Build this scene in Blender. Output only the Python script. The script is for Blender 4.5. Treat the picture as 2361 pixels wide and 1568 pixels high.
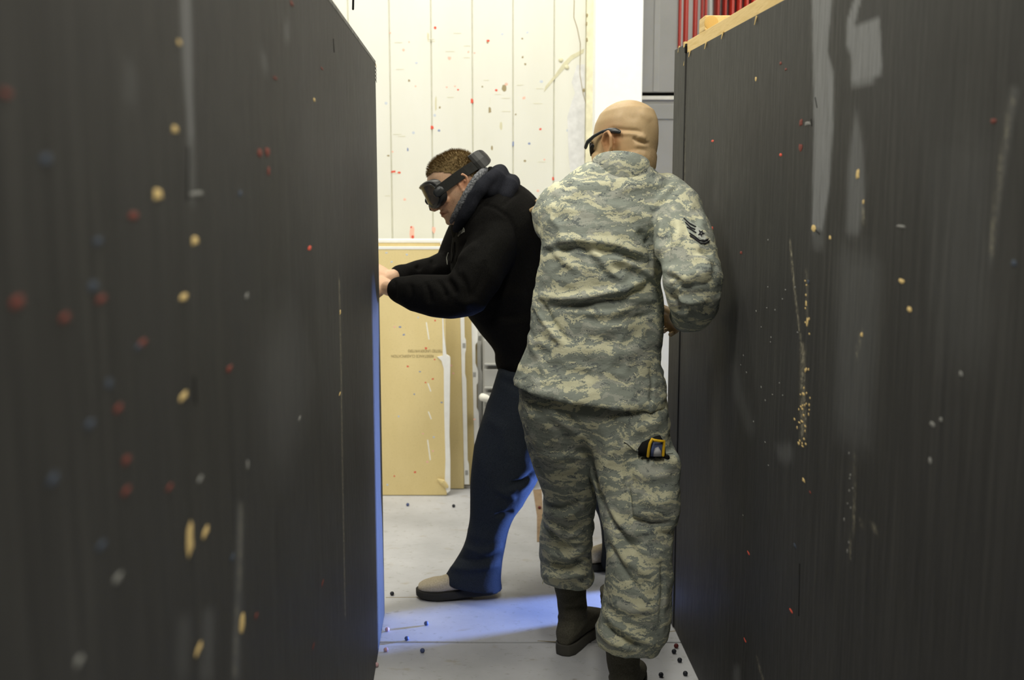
import bpy, bmesh, math, random
import numpy as np
from mathutils import Vector, Matrix
from mathutils.bvhtree import BVHTree
random.seed(7); RNG = np.random.default_rng(7)
for o in list(bpy.data.objects): bpy.data.objects.remove(o)
SC = bpy.context.scene
COL = SC.collection

# ------------------------------------------------------------------ camera, world, lights, exposure
F = 2600.0; CX, CY = 1180.5, 784.0; HOR = 405.0
PITCH = math.atan((CY - HOR) / F); CAMH = 1.536
CP, SP = math.cos(PITCH), math.sin(PITCH)
cam = bpy.data.cameras.new('camera'); camo = bpy.data.objects.new('camera', cam); COL.objects.link(camo)
camo.location = (0, 0, CAMH); camo.rotation_euler = (math.pi / 2 - PITCH, 0, 0)
cam.sensor_width = 36.0; cam.lens = 36.0 * F / 2361.0; cam.clip_start = 0.02
cam.dof.use_dof = True; cam.dof.focus_distance = 3.35; cam.dof.aperture_fstop = 3.4
SC.camera = camo
vs = SC.view_settings
SC.display_settings.display_device = 'sRGB'
vs.view_transform = 'Standard'; vs.look = 'None'; vs.gamma = 1.0; vs.use_curve_mapping = False
vs.exposure = 0.0
SC.cycles.use_denoising = True
SC.cycles.max_bounces = 8
w = bpy.data.worlds.new('hall_ambient'); SC.world = w; w.use_nodes = True
bgn = w.node_tree.nodes['Background']; bgn.inputs[0].default_value = (1.0, 0.97, 0.88, 1); bgn.inputs[1].default_value = 0.03

def area(name, loc, target, sx, sy, power, col, spread=180):
    l = bpy.data.lights.new(name, 'AREA'); l.shape = 'RECTANGLE'; l.size = sx; l.size_y = sy
    l.energy = power; l.color = col; l.spread = math.radians(spread)
    o = bpy.data.objects.new(name, l); COL.objects.link(o); o.location = loc
    d = Vector(target) - Vector(loc); o.rotation_euler = d.to_track_quat('-Z', 'Y').to_euler()
    o['kind'] = 'helper'
    return o
WARM = (1.0, 0.965, 0.84)
area('ceiling_light_back', (-0.7, 4.6, 4.0), (-0.7, 5.05, 0), 2.4, 0.4, 74, WARM)
area('ceiling_light_back.001', (2.6, 4.6, 4.2), (2.4, 5.0, 0), 2.0, 0.4, 44, WARM)
area('ceiling_light_left', (-2.5, 1.9, 4.4), (-1.2, 2.2, 0), 0.6, 3.0, 150, WARM)
area('ceiling_light_right', (2.7, 1.6, 4.4), (1.4, 2.0, 0), 0.6, 3.0, 150, WARM)
area('ceiling_light_aisle', (0.1, 0.3, 4.4), (0.1, 1.2, 0), 0.4, 1.6, 84, WARM)
area('work_light', (2.35, 4.56, 0.27), (-0.4, 3.6, 0.36), 0.15, 0.24, 74, (0.22, 0.37, 1.0), 62)

# ------------------------------------------------------------------ geometry helpers
def P(u, v, Y):
    """world point on the vertical plane y = Y seen at photo pixel (u, v)"""
    x = (u - CX) / F; y = -(v - CY) / F
    t = Y / (CP + y * SP)
    return Vector((x * t, Y, CAMH + (-SP + y * CP) * t))
def FL(u, v, z=0.0):
    x = (u - CX) / F; y = -(v - CY) / F
    t = (z - CAMH) / (-SP + y * CP)
    return Vector((x * t, (CP + y * SP) * t, z))
def ray(u, v):
    x = (u - CX) / F; y = -(v - CY) / F
    return Vector((x, CP + y * SP, -SP + y * CP)).normalized()
ORG = Vector((0, 0, CAMH))
def to_px(co):
    """project an (n,3) array to photo pixels"""
    d = co - np.array([0, 0, CAMH])
    zc = d[:, 1] * CP - d[:, 2] * SP; yc = d[:, 1] * SP + d[:, 2] * CP
    return np.stack([CX + F * d[:, 0] / zc, CY - F * yc / zc], 1)

class Bag:
    """collects vertices and faces"""
    def __init__(s): s.v = []; s.f = []
    def add(s, vs_, fs_):
        b = len(s.v); s.v += [tuple(p) for p in vs_]; s.f += [tuple(i + b for i in f) for f in fs_]; return s
    def box(s, lo, hi, M=None):
        x0, y0, z0 = lo; x1, y1, z1 = hi
        q = [Vector(p) for p in ((x0,y0,z0),(x1,y0,z0),(x1,y1,z0),(x0,y1,z0),(x0,y0,z1),(x1,y0,z1),(x1,y1,z1),(x0,y1,z1))]
        if M is not None: q = [M @ p for p in q]
        return s.add(q, [(0,3,2,1),(4,5,6,7),(0,1,5,4),(1,2,6,5),(2,3,7,6),(3,0,4,7)])
    def rings(s, rings, closed_caps=True):
        n = len(rings[0]); b = len(s.v)
        for r in rings: s.v += [tuple(p) for p in r]
        for i in range(len(rings) - 1):
            for j in range(n):
                k = (j + 1) % n
                s.f.append((b+i*n+j, b+i*n+k, b+(i+1)*n+k, b+(i+1)*n+j))
        if closed_caps:
            s.f.append(tuple(b + j for j in range(n))[::-1]); e = b + (len(rings)-1)*n
            s.f.append(tuple(e + j for j in range(n)))
        return s
    def tube(s, pts, rad, n=14, flat=1.0, up=None):
        """round tube along points with a radius per point and rounded ends"""
        pts = [Vector(p) for p in pts]; m = len(pts)
        rad = [rad] * m if not hasattr(rad, '__len__') else list(rad)
        rings = []; prev = None
        for i in range(m):
            t = (pts[min(i+1, m-1)] - pts[max(i-1, 0)]).normalized()
            if prev is None:
                a = up if up is not None else (Vector((0,0,1)) if abs(t.z) < .9 else Vector((1,0,0)))
            else: a = prev
            a = (a - t * a.dot(t)).normalized(); b_ = t.cross(a); prev = a
            def ring(c, r): return [c + a*(r*math.cos(q)) + b_*(r*flat*math.sin(q)) for q in (2*math.pi*j/n for j in range(n))]
            if i == 0: rings += [ring(pts[0] - t*rad[0]*.85, rad[0]*.45), ring(pts[0] - t*rad[0]*.5, rad[0]*.85)]
            rings.append(ring(pts[i], rad[i]))
            if i == m-1: rings += [ring(pts[i] + t*rad[i]*.5, rad[i]*.85), ring(pts[i] + t*rad[i]*.85, rad[i]*.45)]
        return s.rings(rings)
    def ball(s, c, r, n=14, M=None):
        c = Vector(c); r = Vector((r, r, r)) if not hasattr(r, '__len__') else Vector(r)
        rings = []
        for i in range(1, n):
            th = math.pi * i / n
            ring = []
            for j in range(n + 2):
                ph = 2*math.pi*j/(n+2)
                p = Vector((r.x*math.sin(th)*math.cos(ph), r.y*math.sin(th)*math.sin(ph), r.z*math.cos(th)))
                if M is not None: p = M @ p
                ring.append(c + p)
            rings.append(ring)
        return s.rings(rings[::-1])
    def slices(s, secs, n=30, p=2.3):
        """body sections: ((uL,vL),(uR,vR),Y,near half depth,far half depth); a closed solid"""
        rings = []
        for (l, r, Y, dn, df) in secs:
            yl, yr = (Y if hasattr(Y, '__len__') else (Y, Y))
            a = P(l[0], l[1], yl); b = P(r[0], r[1], yr); c = (a + b)/2; h = (b - a)/2
            ring = []
            for j in range(n):
                q = 2*math.pi*j/n; cq, sq = math.cos(q), math.sin(q)
                x = math.copysign(abs(cq)**(2/p), cq); y = math.copysign(abs(sq)**(2/p), sq)
                ring.append(c + h*x + Vector((0, (df if y > 0 else dn)*y, 0)))
            rings.append(ring)
        return s.rings(rings)
    def mesh(s, name='m'):
        me = bpy.data.meshes.new(name); me.from_pydata([tuple(p) for p in s.v], [], s.f); me.update(); return me

def densify(secs, k=3):
    """Catmull-Rom between body sections"""
    def flat(q): 
        y = q[2] if hasattr(q[2], '__len__') else (q[2], q[2])
        return np.array([*q[0], *q[1], *y, q[3], q[4]], float)
    A = [flat(q) for q in secs]; out = []
    for i in range(len(A)-1):
        p0 = A[max(i-1,0)]; p1 = A[i]; p2 = A[i+1]; p3 = A[min(i+2,len(A)-1)]
        for j in range(k):
            t = j/k
            out.append(.5*((2*p1)+(-p0+p2)*t+(2*p0-5*p1+4*p2-p3)*t*t+(-p0+3*p1-3*p2+p3)*t**3))
    out.append(A[-1])
    return [((a[0],a[1]),(a[2],a[3]),(a[4],a[5]),a[6],a[7]) for a in out]

def put(name, me, mat=None, parent=None, smooth=False, loc=None):
    o = bpy.data.objects.new(name, me); COL.objects.link(o)
    if mat is not None:
        if not me.materials: me.materials.append(mat)
    if smooth: me.polygons.foreach_set('use_smooth', [True]*len(me.polygons))
    if loc is not None: o.location = loc
    if parent is not None:
        o.parent = parent
        o.matrix_parent_inverse = Matrix.Translation(parent.location).inverted() if parent.type == 'EMPTY' else Matrix()
    return o
def empty(name, loc, label=None, cat=None, group=None):
    o = bpy.data.objects.new(name, None); COL.objects.link(o); o.location = loc; o.empty_display_size = .05
    if label: tag(o, label, cat, group)
    return o
def tag(o, label, cat, group=None):
    o['label'] = label; o['category'] = cat
    if group: o['group'] = group
    return o
def struct(o): o['kind'] = 'structure'; return o

def bevel(me, w_, seg=2, ang=35):
    bm = bmesh.new(); bm.from_mesh(me)
    es = [e for e in bm.edges if len(e.link_faces) == 2 and e.calc_face_angle(0) > math.radians(ang)]
    bmesh.ops.bevel(bm, geom=es, offset=w_, segments=seg, affect='EDGES', profile=.6)
    bm.to_mesh(me); bm.free(); return me

def remesh(me, vox):
    o = bpy.data.objects.new('tmp', me); COL.objects.link(o)
    m = o.modifiers.new('r', 'REMESH'); m.mode = 'VOXEL'; m.voxel_size = vox
    dg = bpy.context.evaluated_depsgraph_get(); dg.update()
    new = bpy.data.meshes.new_from_object(o.evaluated_get(dg)); new.materials.clear()
    bpy.data.objects.remove(o); return new
def coords(me):
    a = np.empty(len(me.vertices)*3); me.vertices.foreach_get('co', a); return a.reshape(-1, 3)
def setco(me, a): me.vertices.foreach_set('co', np.ascontiguousarray(a, dtype=float).ravel()); me.update()
def normals(me):
    a = np.empty(len(me.vertices)*3, np.float32); me.vertex_normals.foreach_get('vector', a); return a.reshape(-1, 3).astype(float)
def smooth(me, it=3, lam=.5):
    e = np.empty(len(me.edges)*2, np.int32); me.edges.foreach_get('vertices', e); e = e.reshape(-1, 2)
    c = coords(me); n = len(c); deg = np.maximum(np.bincount(e.ravel(), minlength=n), 1)
    for k in range(it):
        s = np.zeros_like(c)
        for d in range(3):
            s[:, d] = np.bincount(e[:, 0], c[e[:, 1], d], n) + np.bincount(e[:, 1], c[e[:, 0], d], n)
        c = c + lam*(s/deg[:, None] - c)
    setco(me, c); return me
def vnoise(p, seed=0):
    """smooth value noise on (n,3) points, about -1..1"""
    def h(i): 
        a = (i[:,0]*374761393 + i[:,1]*668265263 + i[:,2]*2147483647 + seed*144665) & 0xffffffff
        a = ((a ^ (a >> 13))*1274126177) & 0xffffffff; a = (a ^ (a >> 16)) & 0xffff
        return a/32767.5 - 1
    i = np.floor(p).astype(np.int64); f = p - i; f = f*f*(3-2*f); out = 0
    for dx in (0,1):
        for dy in (0,1):
            for dz in (0,1):
                wgt = (f[:,0] if dx else 1-f[:,0])*(f[:,1] if dy else 1-f[:,1])*(f[:,2] if dz else 1-f[:,2])
                out = out + wgt*h(i + np.array([dx,dy,dz]))
    return out
def folds(me, lines, gate=.25):
    """raise or sink cloth along creases. line = (points in photo px, amplitude m, width px)"""
    c = coords(me); nr = normals(me); px = to_px(c)
    view = c - np.array([0,0,CAMH]); view /= np.linalg.norm(view, axis=1)[:, None]
    facing = np.clip((-(nr*view).sum(1) - .0)/gate, 0, 1)
    disp = np.zeros(len(c))
    for pts, amp, wd in lines:
        pts = np.array(pts, float); best = np.full(len(c), 1e9); tt = np.zeros(len(c))
        L = np.r_[0, np.cumsum(np.linalg.norm(np.diff(pts, axis=0), axis=1))]
        for i in range(len(pts)-1):
            a, b = pts[i], pts[i+1]; ab = b-a
            t = np.clip(((px-a)@ab)/(ab@ab), 0, 1); d = np.linalg.norm(px-(a+t[:, None]*ab), axis=1)
            m = d < best; best[m] = d[m]; tt[m] = (L[i]+t[m]*(L[i+1]-L[i]))/L[-1]
        taper = np.clip(np.minimum(tt, 1-tt)/.22, 0, 1)**.6
        disp += amp*np.exp(-(best/wd)**2)*taper
    setco(me, c + nr*(disp*facing)[:, None]); return me
def wrinkle(me, amp, scale, seed=0, stretch=(1,1,1)):
    c = coords(me); nr = normals(me); q = c*np.array(stretch)*scale
    q = q + .6*np.stack([vnoise(q*.6+5, seed+1), vnoise(q*.6+9, seed+2), vnoise(q*.6+13, seed+3)], 1)
    d = vnoise(q, seed); d = 1 - 2*np.abs(d)          # ridged
    setco(me, c + nr*(amp*d)[:, None]); return me

# ------------------------------------------------------------------ materials
class NT:
    def __init__(s, name, rough=.6, spec=.4):
        s.m = bpy.data.materials.new(name); s.m.use_nodes = True; s.t = s.m.node_tree; s.n = s.t.nodes; s.l = s.t.links
        s.b = s.n['Principled BSDF']; s.b.inputs['Roughness'].default_value = rough
        s.b.inputs['Specular IOR Level'].default_value = spec
    def node(s, typ, **kw):
        nd = s.n.new(typ)
        for k, v_ in kw.items(): setattr(nd, k, v_)
        return nd
    def link(s, a, b): s.l.new(a, b)
    def setv(s, sock, val):
        if hasattr(val, 'is_output') or hasattr(val, 'links') : s.l.new(val, sock)
        else: sock.default_value = val
    def coord(s, scale=(1,1,1), rot=(0,0,0), kind='Object', src=None):
        tc = s.node('ShaderNodeTexCoord'); mp = s.node('ShaderNodeMapping')
        s.link(src if src is not None else tc.outputs[kind], mp.inputs[0]); mp.inputs['Scale'].default_value = scale; mp.inputs['Rotation'].default_value = rot
        return mp.outputs[0]
    def noise(s, vec, scale=5, detail=3, rough=.5, dist=0):
        nd = s.node('ShaderNodeTexNoise'); s.link(vec, nd.inputs['Vector']); nd.inputs['Scale'].default_value = scale
        nd.inputs['Detail'].default_value = detail; nd.inputs['Roughness'].default_value = rough; nd.inputs['Distortion'].default_value = dist
        return nd.outputs['Fac']
    def ramp(s, fac, stops, interp='LINEAR'):
        nd = s.node('ShaderNodeValToRGB'); s.link(fac, nd.inputs[0]); cr = nd.color_ramp; cr.interpolation = interp
        while len(cr.elements) < len(stops): cr.elements.new(1)
        for e, (p_, c_) in zip(cr.elements, stops):
            e.position = p_; e.color = (*c_, 1) if hasattr(c_, '__len__') else (c_, c_, c_, 1)
        return nd.outputs[0]
    def mix(s, fac, a, b, blend='MIX'):
        nd = s.node('ShaderNodeMix', data_type='RGBA', blend_type=blend)
        s.setv(nd.inputs[0], fac)
        for k, x in ((6, a), (7, b)):
            if hasattr(x, 'links'): s.link(x, nd.inputs[k])
            else: nd.inputs[k].default_value = (*x, 1) if len(x) == 3 else x
        return nd.outputs[2]
    def math(s, op, a, b=0.0, clamp=False):
        nd = s.node('ShaderNodeMath', operation=op, use_clamp=clamp)
        for k, x in ((0, a), (1, b)):
            if hasattr(x, 'links'): s.link(x, nd.inputs[k])
            else: nd.inputs[k].default_value = x
        return nd.outputs[0]
    def attr(s, name): 
        nd = s.node('ShaderNodeAttribute'); nd.attribute_name = name; return nd.outputs['Fac']
    def col(s, c):
        if hasattr(c, 'links'): s.link(c, s.b.inputs['Base Color'])
        else: s.b.inputs['Base Color'].default_value = (*c, 1)
        return s
    def rough(s, r): s.link(r, s.b.inputs['Roughness']); return s
    def bump(s, h, strength=.3, dist=.002):
        nd = s.node('ShaderNodeBump'); nd.inputs['Strength'].default_value = strength; nd.inputs['Distance'].default_value = dist
        s.link(h, nd.inputs['Height']); s.link(nd.outputs[0], s.b.inputs['Normal']); return s

def srgb(r, g, b): return tuple(((c/255)/12.92 if c/255 <= .04045 else ((c/255+.055)/1.055)**2.4) for c in (r, g, b))
def plain(name, c, rough=.6, spec=.3, var=.12, scale=30, bump=0.0):
    t = NT(name, rough, spec); v_ = t.coord()
    n_ = t.noise(v_, scale, 3)
    t.col(t.ramp(n_, [(.25, tuple(x*(1-var) for x in c)), (.75, tuple(min(1, x*(1+var)) for x in c))]))
    if bump: t.bump(t.noise(v_, scale*4, 3), bump, .002)
    return t.m

def panel_paint():
    t = NT('black_barrier_paint', .6, .26)
    g = t.noise(t.coord((26, 26, .9)), 3.2, 6, .65)
    g2 = t.noise(t.coord((60, 60, 3.5)), 4, 5, .7)
    big = t.noise(t.coord((1.2, 1.2, .5)), 2.2, 3, .5)
    c = t.ramp(g, [(.3, (.019, .0188, .0184)), (.5, (.031, .0304, .0292)), (.75, (.052, .0505, .047))])
    c = t.mix(t.ramp(big, [(.4, 0.0), (.7, .5)]), c, (.034, .034, .036))
    c = t.mix(t.ramp(g2, [(.62, 0.0), (.75, .75)]), c, (.018, .018, .017))
    brush = t.ramp(t.noise(t.coord((40, 40, 1.6)), 5, 6, .75), [(.33, 0.0), (.55, 1.0)])
    m1 = t.math('MULTIPLY', t.attr('worn'), t.math('ADD', t.math('MULTIPLY', brush, .55), .45))
    c = t.mix(m1, c, (.20, .205, .21))
    speck = t.ramp(t.noise(t.coord((70, 70, 18)), 6, 4, .8), [(.5, 0.0), (.56, 1.0)])
    m2 = t.math('MULTIPLY', t.attr('scratch'), speck)
    c = t.mix(m2, c, (.46, .42, .30))
    t.col(c)
    t.rough(t.ramp(g2, [(.3, .52), (.7, .70)]))
    t.bump(t.math('ADD', g, t.math('MULTIPLY', g2, .6)), .35, .0012)
    return t.m
def concrete():
    t = NT('grey_concrete', .62, .35); v_ = t.coord()
    a = t.noise(v_, 2.6, 6, .62); b_ = t.noise(v_, 26, 5, .7); s_ = t.noise(t.coord((1, 2.2, 1)), 7, 4, .6)
    c = t.ramp(a, [(.3, (.395, .40, .42)), (.7, (.535, .54, .57))])
    c = t.mix(t.ramp(b_, [(.58, 0.0), (.72, .55)]), c, (.24, .23, .20))
    c = t.mix(t.ramp(s_, [(.62, 0.0), (.72, .5)]), c, (.33, .28, .20))
    c = t.mix(t.ramp(t.noise(t.coord((3, 14, 1)), 8, 3), [(.68, 0.0), (.72, .7)]), c, (.16, .13, .10))
    t.col(c); t.bump(b_, .25, .002); return t.m
def wall_paint():
    t = NT('cream_wall_paint', .5, .35); v_ = t.coord()
    a = t.noise(t.coord((1, 1, .35)), 3, 5, .6); b_ = t.noise(t.coord((9, 9, 1.5)), 3, 5, .7)
    c = t.ramp(a, [(.3, (.715, .71, .63)), (.7, (.76, .757, .695))])
    c = t.mix(t.ramp(b_, [(.66, 0.0), (.8, .35)]), c, (.62, .58, .40))
    t.col(c); t.bump(t.noise(v_, 60, 2), .06, .002); return t.m
def lumber():
    t = NT('bare_pine_lumber', .65, .25)
    g = t.noise(t.coord((30, 1.5, 30)), 2.2, 5, .6, .6)
    t.col(t.ramp(g, [(.3, (.62, .43, .16)), (.55, (.74, .55, .25)), (.8, (.52, .33, .10))])); t.bump(g, .15, .001); return t.m
def end_grain():
    t = NT('lumber_end_grain', .7, .2); tc = t.coord((1, .3, 1), kind='Generated')
    wv = t.node('ShaderNodeTexWave', wave_type='RINGS', rings_direction='Y'); wv.inputs['Scale'].default_value = 6; wv.inputs['Distortion'].default_value = 2
    t.link(tc, wv.inputs[0]); t.col(t.ramp(wv.outputs['Fac'], [(.1, (.50, .30, .08)), (.8, (.68, .47, .17))])); return t.m
def kraft():
    t = NT('brown_plasterboard_paper', .75, .15); v_ = t.coord()
    a = t.noise(t.coord((1, 1, .5)), 3, 5, .65); b_ = t.noise(v_, 130, 3)
    c = t.ramp(a, [(.3, (.69, .555, .265)), (.7, (.79, .65, .345))])
    c = t.mix(t.ramp(b_, [(.55, 0.0), (.75, .22)]), c, (.45, .34, .16))
    t.col(c); return t.m
def camo(name, tint=1.0):
    t = NT(name, .85, .12)
    tc = t.node('ShaderNodeTexCoord')
    sn = t.node('ShaderNodeVectorMath', operation='SNAP'); t.link(tc.outputs['Object'], sn.inputs[0]); sn.inputs[1].default_value = (.0022, .0022, .0022)
    src = sn.outputs[0]
    wob = t.node('ShaderNodeTexNoise'); t.link(src, wob.inputs['Vector']); wob.inputs['Scale'].default_value = 9; wob.inputs['Detail'].default_value = 3
    sb = t.node('ShaderNodeVectorMath', operation='SUBTRACT'); t.link(wob.outputs['Color'], sb.inputs[0]); sb.inputs[1].default_value = (.5, .5, .5)
    sc_ = t.node('ShaderNodeVectorMath', operation='SCALE'); t.link(sb.outputs[0], sc_.inputs[0]); sc_.inputs['Scale'].default_value = .10
    ad = t.node('ShaderNodeVectorMath', operation='ADD'); t.link(src, ad.inputs[0]); t.link(sc_.outputs[0], ad.inputs[1])
    def st(rot, scl, scale, det, ro): return t.noise(t.coord(scl, rot, src=ad.outputs[0]), scale, det, ro)
    s1 = st((0, .62, 0), (22, 14, 75), 1.6, 4, .7)
    def mixn(a_, k_): return t.math('ADD', t.math('MULTIPLY', a_, 1 - k_), t.math('MULTIPLY', s1, k_))
    n1 = mixn(st((0, .26, 0), (4.6, 4.0, 16), 2.4, 6, .68), .30)
    n2 = mixn(st((0, .18, .6), (4.6, 4.0, 14), 2.4, 6, .68), .22)
    n3 = mixn(st((0, .40, .2), (7, 5, 26), 2.6, 6, .7), .34)
    k = tint
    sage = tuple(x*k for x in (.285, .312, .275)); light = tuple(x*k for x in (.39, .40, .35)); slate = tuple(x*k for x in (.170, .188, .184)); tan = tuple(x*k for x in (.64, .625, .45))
    c = t.mix(t.ramp(n2, [(0, 0.0), (.525, 1.0)], 'CONSTANT'), sage, light)
    c = t.mix(t.ramp(n3, [(0, 0.0), (.555, 1.0)], 'CONSTANT'), c, slate)
    c = t.mix(t.ramp(n1, [(0, 0.0), (.525, 1.0)], 'CONSTANT'), c, tan)
    weave = t.noise(t.coord(), 500, 2)
    c = t.mix(.25, c, t.ramp(weave, [(.3, .55), (.7, 1.0)]), 'MULTIPLY')
    t.col(c)
    fine = t.noise(t.coord((1, 1, 1.6)), 22, 4, .6)
    t.bump(t.math('ADD', fine, t.math('MULTIPLY', weave, .03)), .5, .008); return t.m
def cloth(name, c, c2, scale=260, rough=.95, bump=.25, big=14, sheen=.0):
    t = NT(name, rough, .05); v_ = t.coord()
    f_ = t.noise(v_, scale, 3, .7); b_ = t.noise(v_, big, 4, .6)
    cc = t.mix(t.ramp(f_, [(.35, 0.0), (.7, 1.0)]), c, c2)
    t.col(cc); t.b.inputs['Sheen Weight'].default_value = sheen
    t.bump(t.math('ADD', t.math('MULTIPLY', f_, .12), b_), bump, .006); return t.m
def skin(name, c, c2, stub=None):
    t = NT(name, .5, .35); v_ = t.coord()
    a = t.noise(v_, 16, 4, .6); b_ = t.noise(v_, 300, 2)
    cc = t.ramp(a, [(.3, c), (.7, c2)])
    cc = t.mix(.12, cc, t.ramp(b_, [(.3, .5), (.7, 1.0)]), 'MULTIPLY')
    cc = t.mix(t.attr('blush'), cc, tuple(x*y for x, y in zip(c, (1.0, .70, .62))))
    cc = t.mix(t.math('MULTIPLY', t.attr('stubble_and_shade'), t.ramp(t.noise(v_, 420, 2), [(.42, .25), (.58, .85)])), cc, (.11, .075, .045))
    t.col(cc); t.b.inputs['Subsurface Weight'].default_value = .06; t.b.inputs['Subsurface Radius'].default_value = (.01, .004, .002)
    t.bump(t.noise(v_, 140, 3), .08, .002); return t.m

M = dict(
    panel=panel_paint(), floor=concrete(), wall=wall_paint(), pine=lumber(), endgrain=end_grain(), kraft=kraft(),
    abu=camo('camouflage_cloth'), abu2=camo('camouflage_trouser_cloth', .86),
    fleece=cloth('black_fleece', (.0052, .005, .0048), (.0125, .012, .0112), 320, .95, .35, 16, 0),
    hood=cloth('dark_navy_hood', (.012, .013, .017), (.022, .023, .030), 300, .95, .3, 18, 0),
    sherpa=cloth('grey_sherpa_lining', (.04, .043, .05), (.26, .265, .28), 190, 1, .9, 120),
    denim=cloth('blue_denim', (.018, .0225, .030), (.040, .047, .060), 420, .9, .35, 12),
    skin=skin('tanned_skin', (.425, .300, .160), (.505, .365, .205)), skin2=skin('fair_skin', (.56, .345, .215), (.66, .43, .29)),
    boot=cloth('sage_suede', (.070, .066, .050), (.115, .108, .085), 240, .9, .4, 26),
    sole=plain('dark_rubber', (.030, .029, .026), .8), soleg=plain('grey_brown_rubber', (.06, .057, .048), .85),
    shoe=cloth('beige_nubuck', (.42, .36, .26), (.60, .53, .41), 200, .9, .3, 18),
    hair=cloth('brown_hair', (.14, .095, .042), (.30, .215, .105), 380, .7, .8, 60),
    rubber=plain('black_goggle_rubber', (.010, .010, .010), .42, .5), strap=plain('charcoal_elastic', (.018, .018, .017), .9, .15, bump=.3),
    plastic=plain('matte_black_plastic', (.018, .020, .022), .35, .5), white=plain('white_paint', (.90, .91, .90), .5, .3, .02),
    tape=plain('white_paper_tape', (.86, .86, .84), .7, .2, .04), gypsum=plain('white_gypsum_edge', (.88, .87, .80), .8, .1, .05),
    steel=plain('grey_painted_steel', (.43, .43, .41), .45, .5, .06, 8), door=plain('grey_door_steel', (.40, .40, .385), .5, .45, .07, 5),
    dark=plain('black_gap', (.012, .012, .012), .9, .1), red=plain('red_enamel', (.42, .035, .022), .38, .5, .12, 6),
    ink=plain('faded_black_print', (.30, .24, .125), .85, .1), inkd=plain('dark_print', (.12, .12, .12), .85, .1),
    sred=plain('red_paint_splat', (.70, .10, .06), .6), sredd=plain('dull_red_splat', (.17, .04, .03), .7), sblue=plain('blue_paint_splat', (.24, .29, .46), .6), sblued=plain('dull_blue_splat', (.05, .065, .095), .7),
    spink=plain('pale_pink_splat', (.85, .50, .40), .6), spale=plain('faded_blue_splat', (.55, .60, .68), .6), sbrown=plain('brown_spatter', (.34, .28, .16), .7), sgrey=plain('grey_scuff', (.20, .20, .19), .8), chip=plain('bare_wood_chip', (.66, .49, .22), .8, .1, .25, 60),
    smear=plain('brown_smear', (.62, .59, .42), .8), mauve=plain('pale_lavender_filler', (.70, .70, .70), .7), cornert=plain('yellowed_corner_trim', (.80, .76, .56), .5),
    ball=plain('dusty_blue_shell', (.075, .10, .22), .5), ballr=plain('dark_red_shell', (.13, .02, .02), .5), ballp=plain('pale_pink_shell', (.55, .35, .38), .5), ballk=plain('black_blue_shell', (.02, .022, .03), .5),
    brown=plain('worn_brown_tape', (.27, .19, .12), .8, .2, .25, 20), yellow=plain('yellow_plastic', (.80, .48, .02), .45), silver=plain('pale_grey_cloth', (.42, .42, .45), .5),
    patch=plain('sage_patch_thread', (.36, .385, .345), .9, .1), patchd=plain('black_patch_thread', (.028, .028, .034), .9, .1), logo=plain('pale_embroidery', (.24, .24, .205), .9), plate=plain('scuffed_plate_paint', (.055, .054, .05), .5),
)
def lens_mat():
    t = NT('smoked_lens', .08, .6)
    mx = t.node('ShaderNodeMixShader'); tr = t.node('ShaderNodeBsdfTransparent'); tr.inputs[0].default_value = (.42, .36, .28, 1)
    t.b.inputs['Base Color'].default_value = (.085, .075, .058, 1); mx.inputs[0].default_value = .5
    t.link(tr.outputs[0], mx.inputs[1]); t.link(t.b.outputs[0], mx.inputs[2]); t.link(mx.outputs[0], t.n['Material Output'].inputs[0]); return t.m
M['lens'] = lens_mat()

# ------------------------------------------------------------------ splats: small irregular blobs on a surface
def blob_mesh(seed, n=11):
    r = random.Random(seed); b = Bag(); k = [.72 + .5*r.random() for _ in range(n)]
    r1 = [(math.cos(2*math.pi*i/n)*k[i], math.sin(2*math.pi*i/n)*k[i], 0) for i in range(n)]
    r2 = [(x*.6, y*.6, .22) for x, y, z in r1]
    b.add(r1 + r2 + [(0, 0, .28)], [(i, (i+1) % n, n+(i+1) % n, n+i) for i in range(n)] + [(n+i, n+(i+1) % n, 2*n) for i in range(n)])
    return b
BLOBS = {}
def splat(name, pos, normal, up, rx, rz, matkey, parent, thick=.004):
    key = (random.randrange(4), matkey)
    if key not in BLOBS:
        me = blob_mesh(key[0]).mesh('blob'); me.materials.append(M[matkey]); BLOBS[key] = me
    o = put(name, BLOBS[key], None, None)
    z = Vector(normal).normalized(); y = Vector(up); y = (y - z*y.dot(z)).normalized(); x = y.cross(z)
    R = Matrix((x, y, z)).transposed().to_4x4() @ Matrix.Diagonal((rx, rz, thick, 1))
    o.matrix_world = Matrix.Translation(pos) @ R
    if parent is not None:
        o.parent = parent
        if parent.type == 'EMPTY': o.matrix_parent_inverse = Matrix.Translation(parent.location).inverted()
    return o

# ------------------------------------------------------------------ floor: two concrete slabs with a saw-cut joint
JY = FL(1000, 1481).y
fl = empty('floor', (0, 0, 0)); struct(fl)
fbag = Bag().box((-5, -1.5, -.12), (5, 9, -.02)); put('joint_bed', fbag.mesh(), M['dark'], fl)
def slab(y0, y1):
    b = Bag().box((-5, y0, -.06), (5, y1, 0)); return put('slab', bevel(b.mesh('slab'), .004), M['floor'], fl)
slab(-1.5, JY - .004); slab(JY + .004, 9)
# small darkened crack lines near the saw cut
for a, b_ in (((1525, 1461), (1562, 1455)), ((1330, 1486), (1240, 1478)), ((890, 1378), (1090, 1379))):
    p, q = FL(*a), FL(*b_); put('crack', Bag().tube([p, (p+q)/2 + Vector((0, .006, 0)), q], .0016, 6).mesh(), M['sbrown'], fl)

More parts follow.
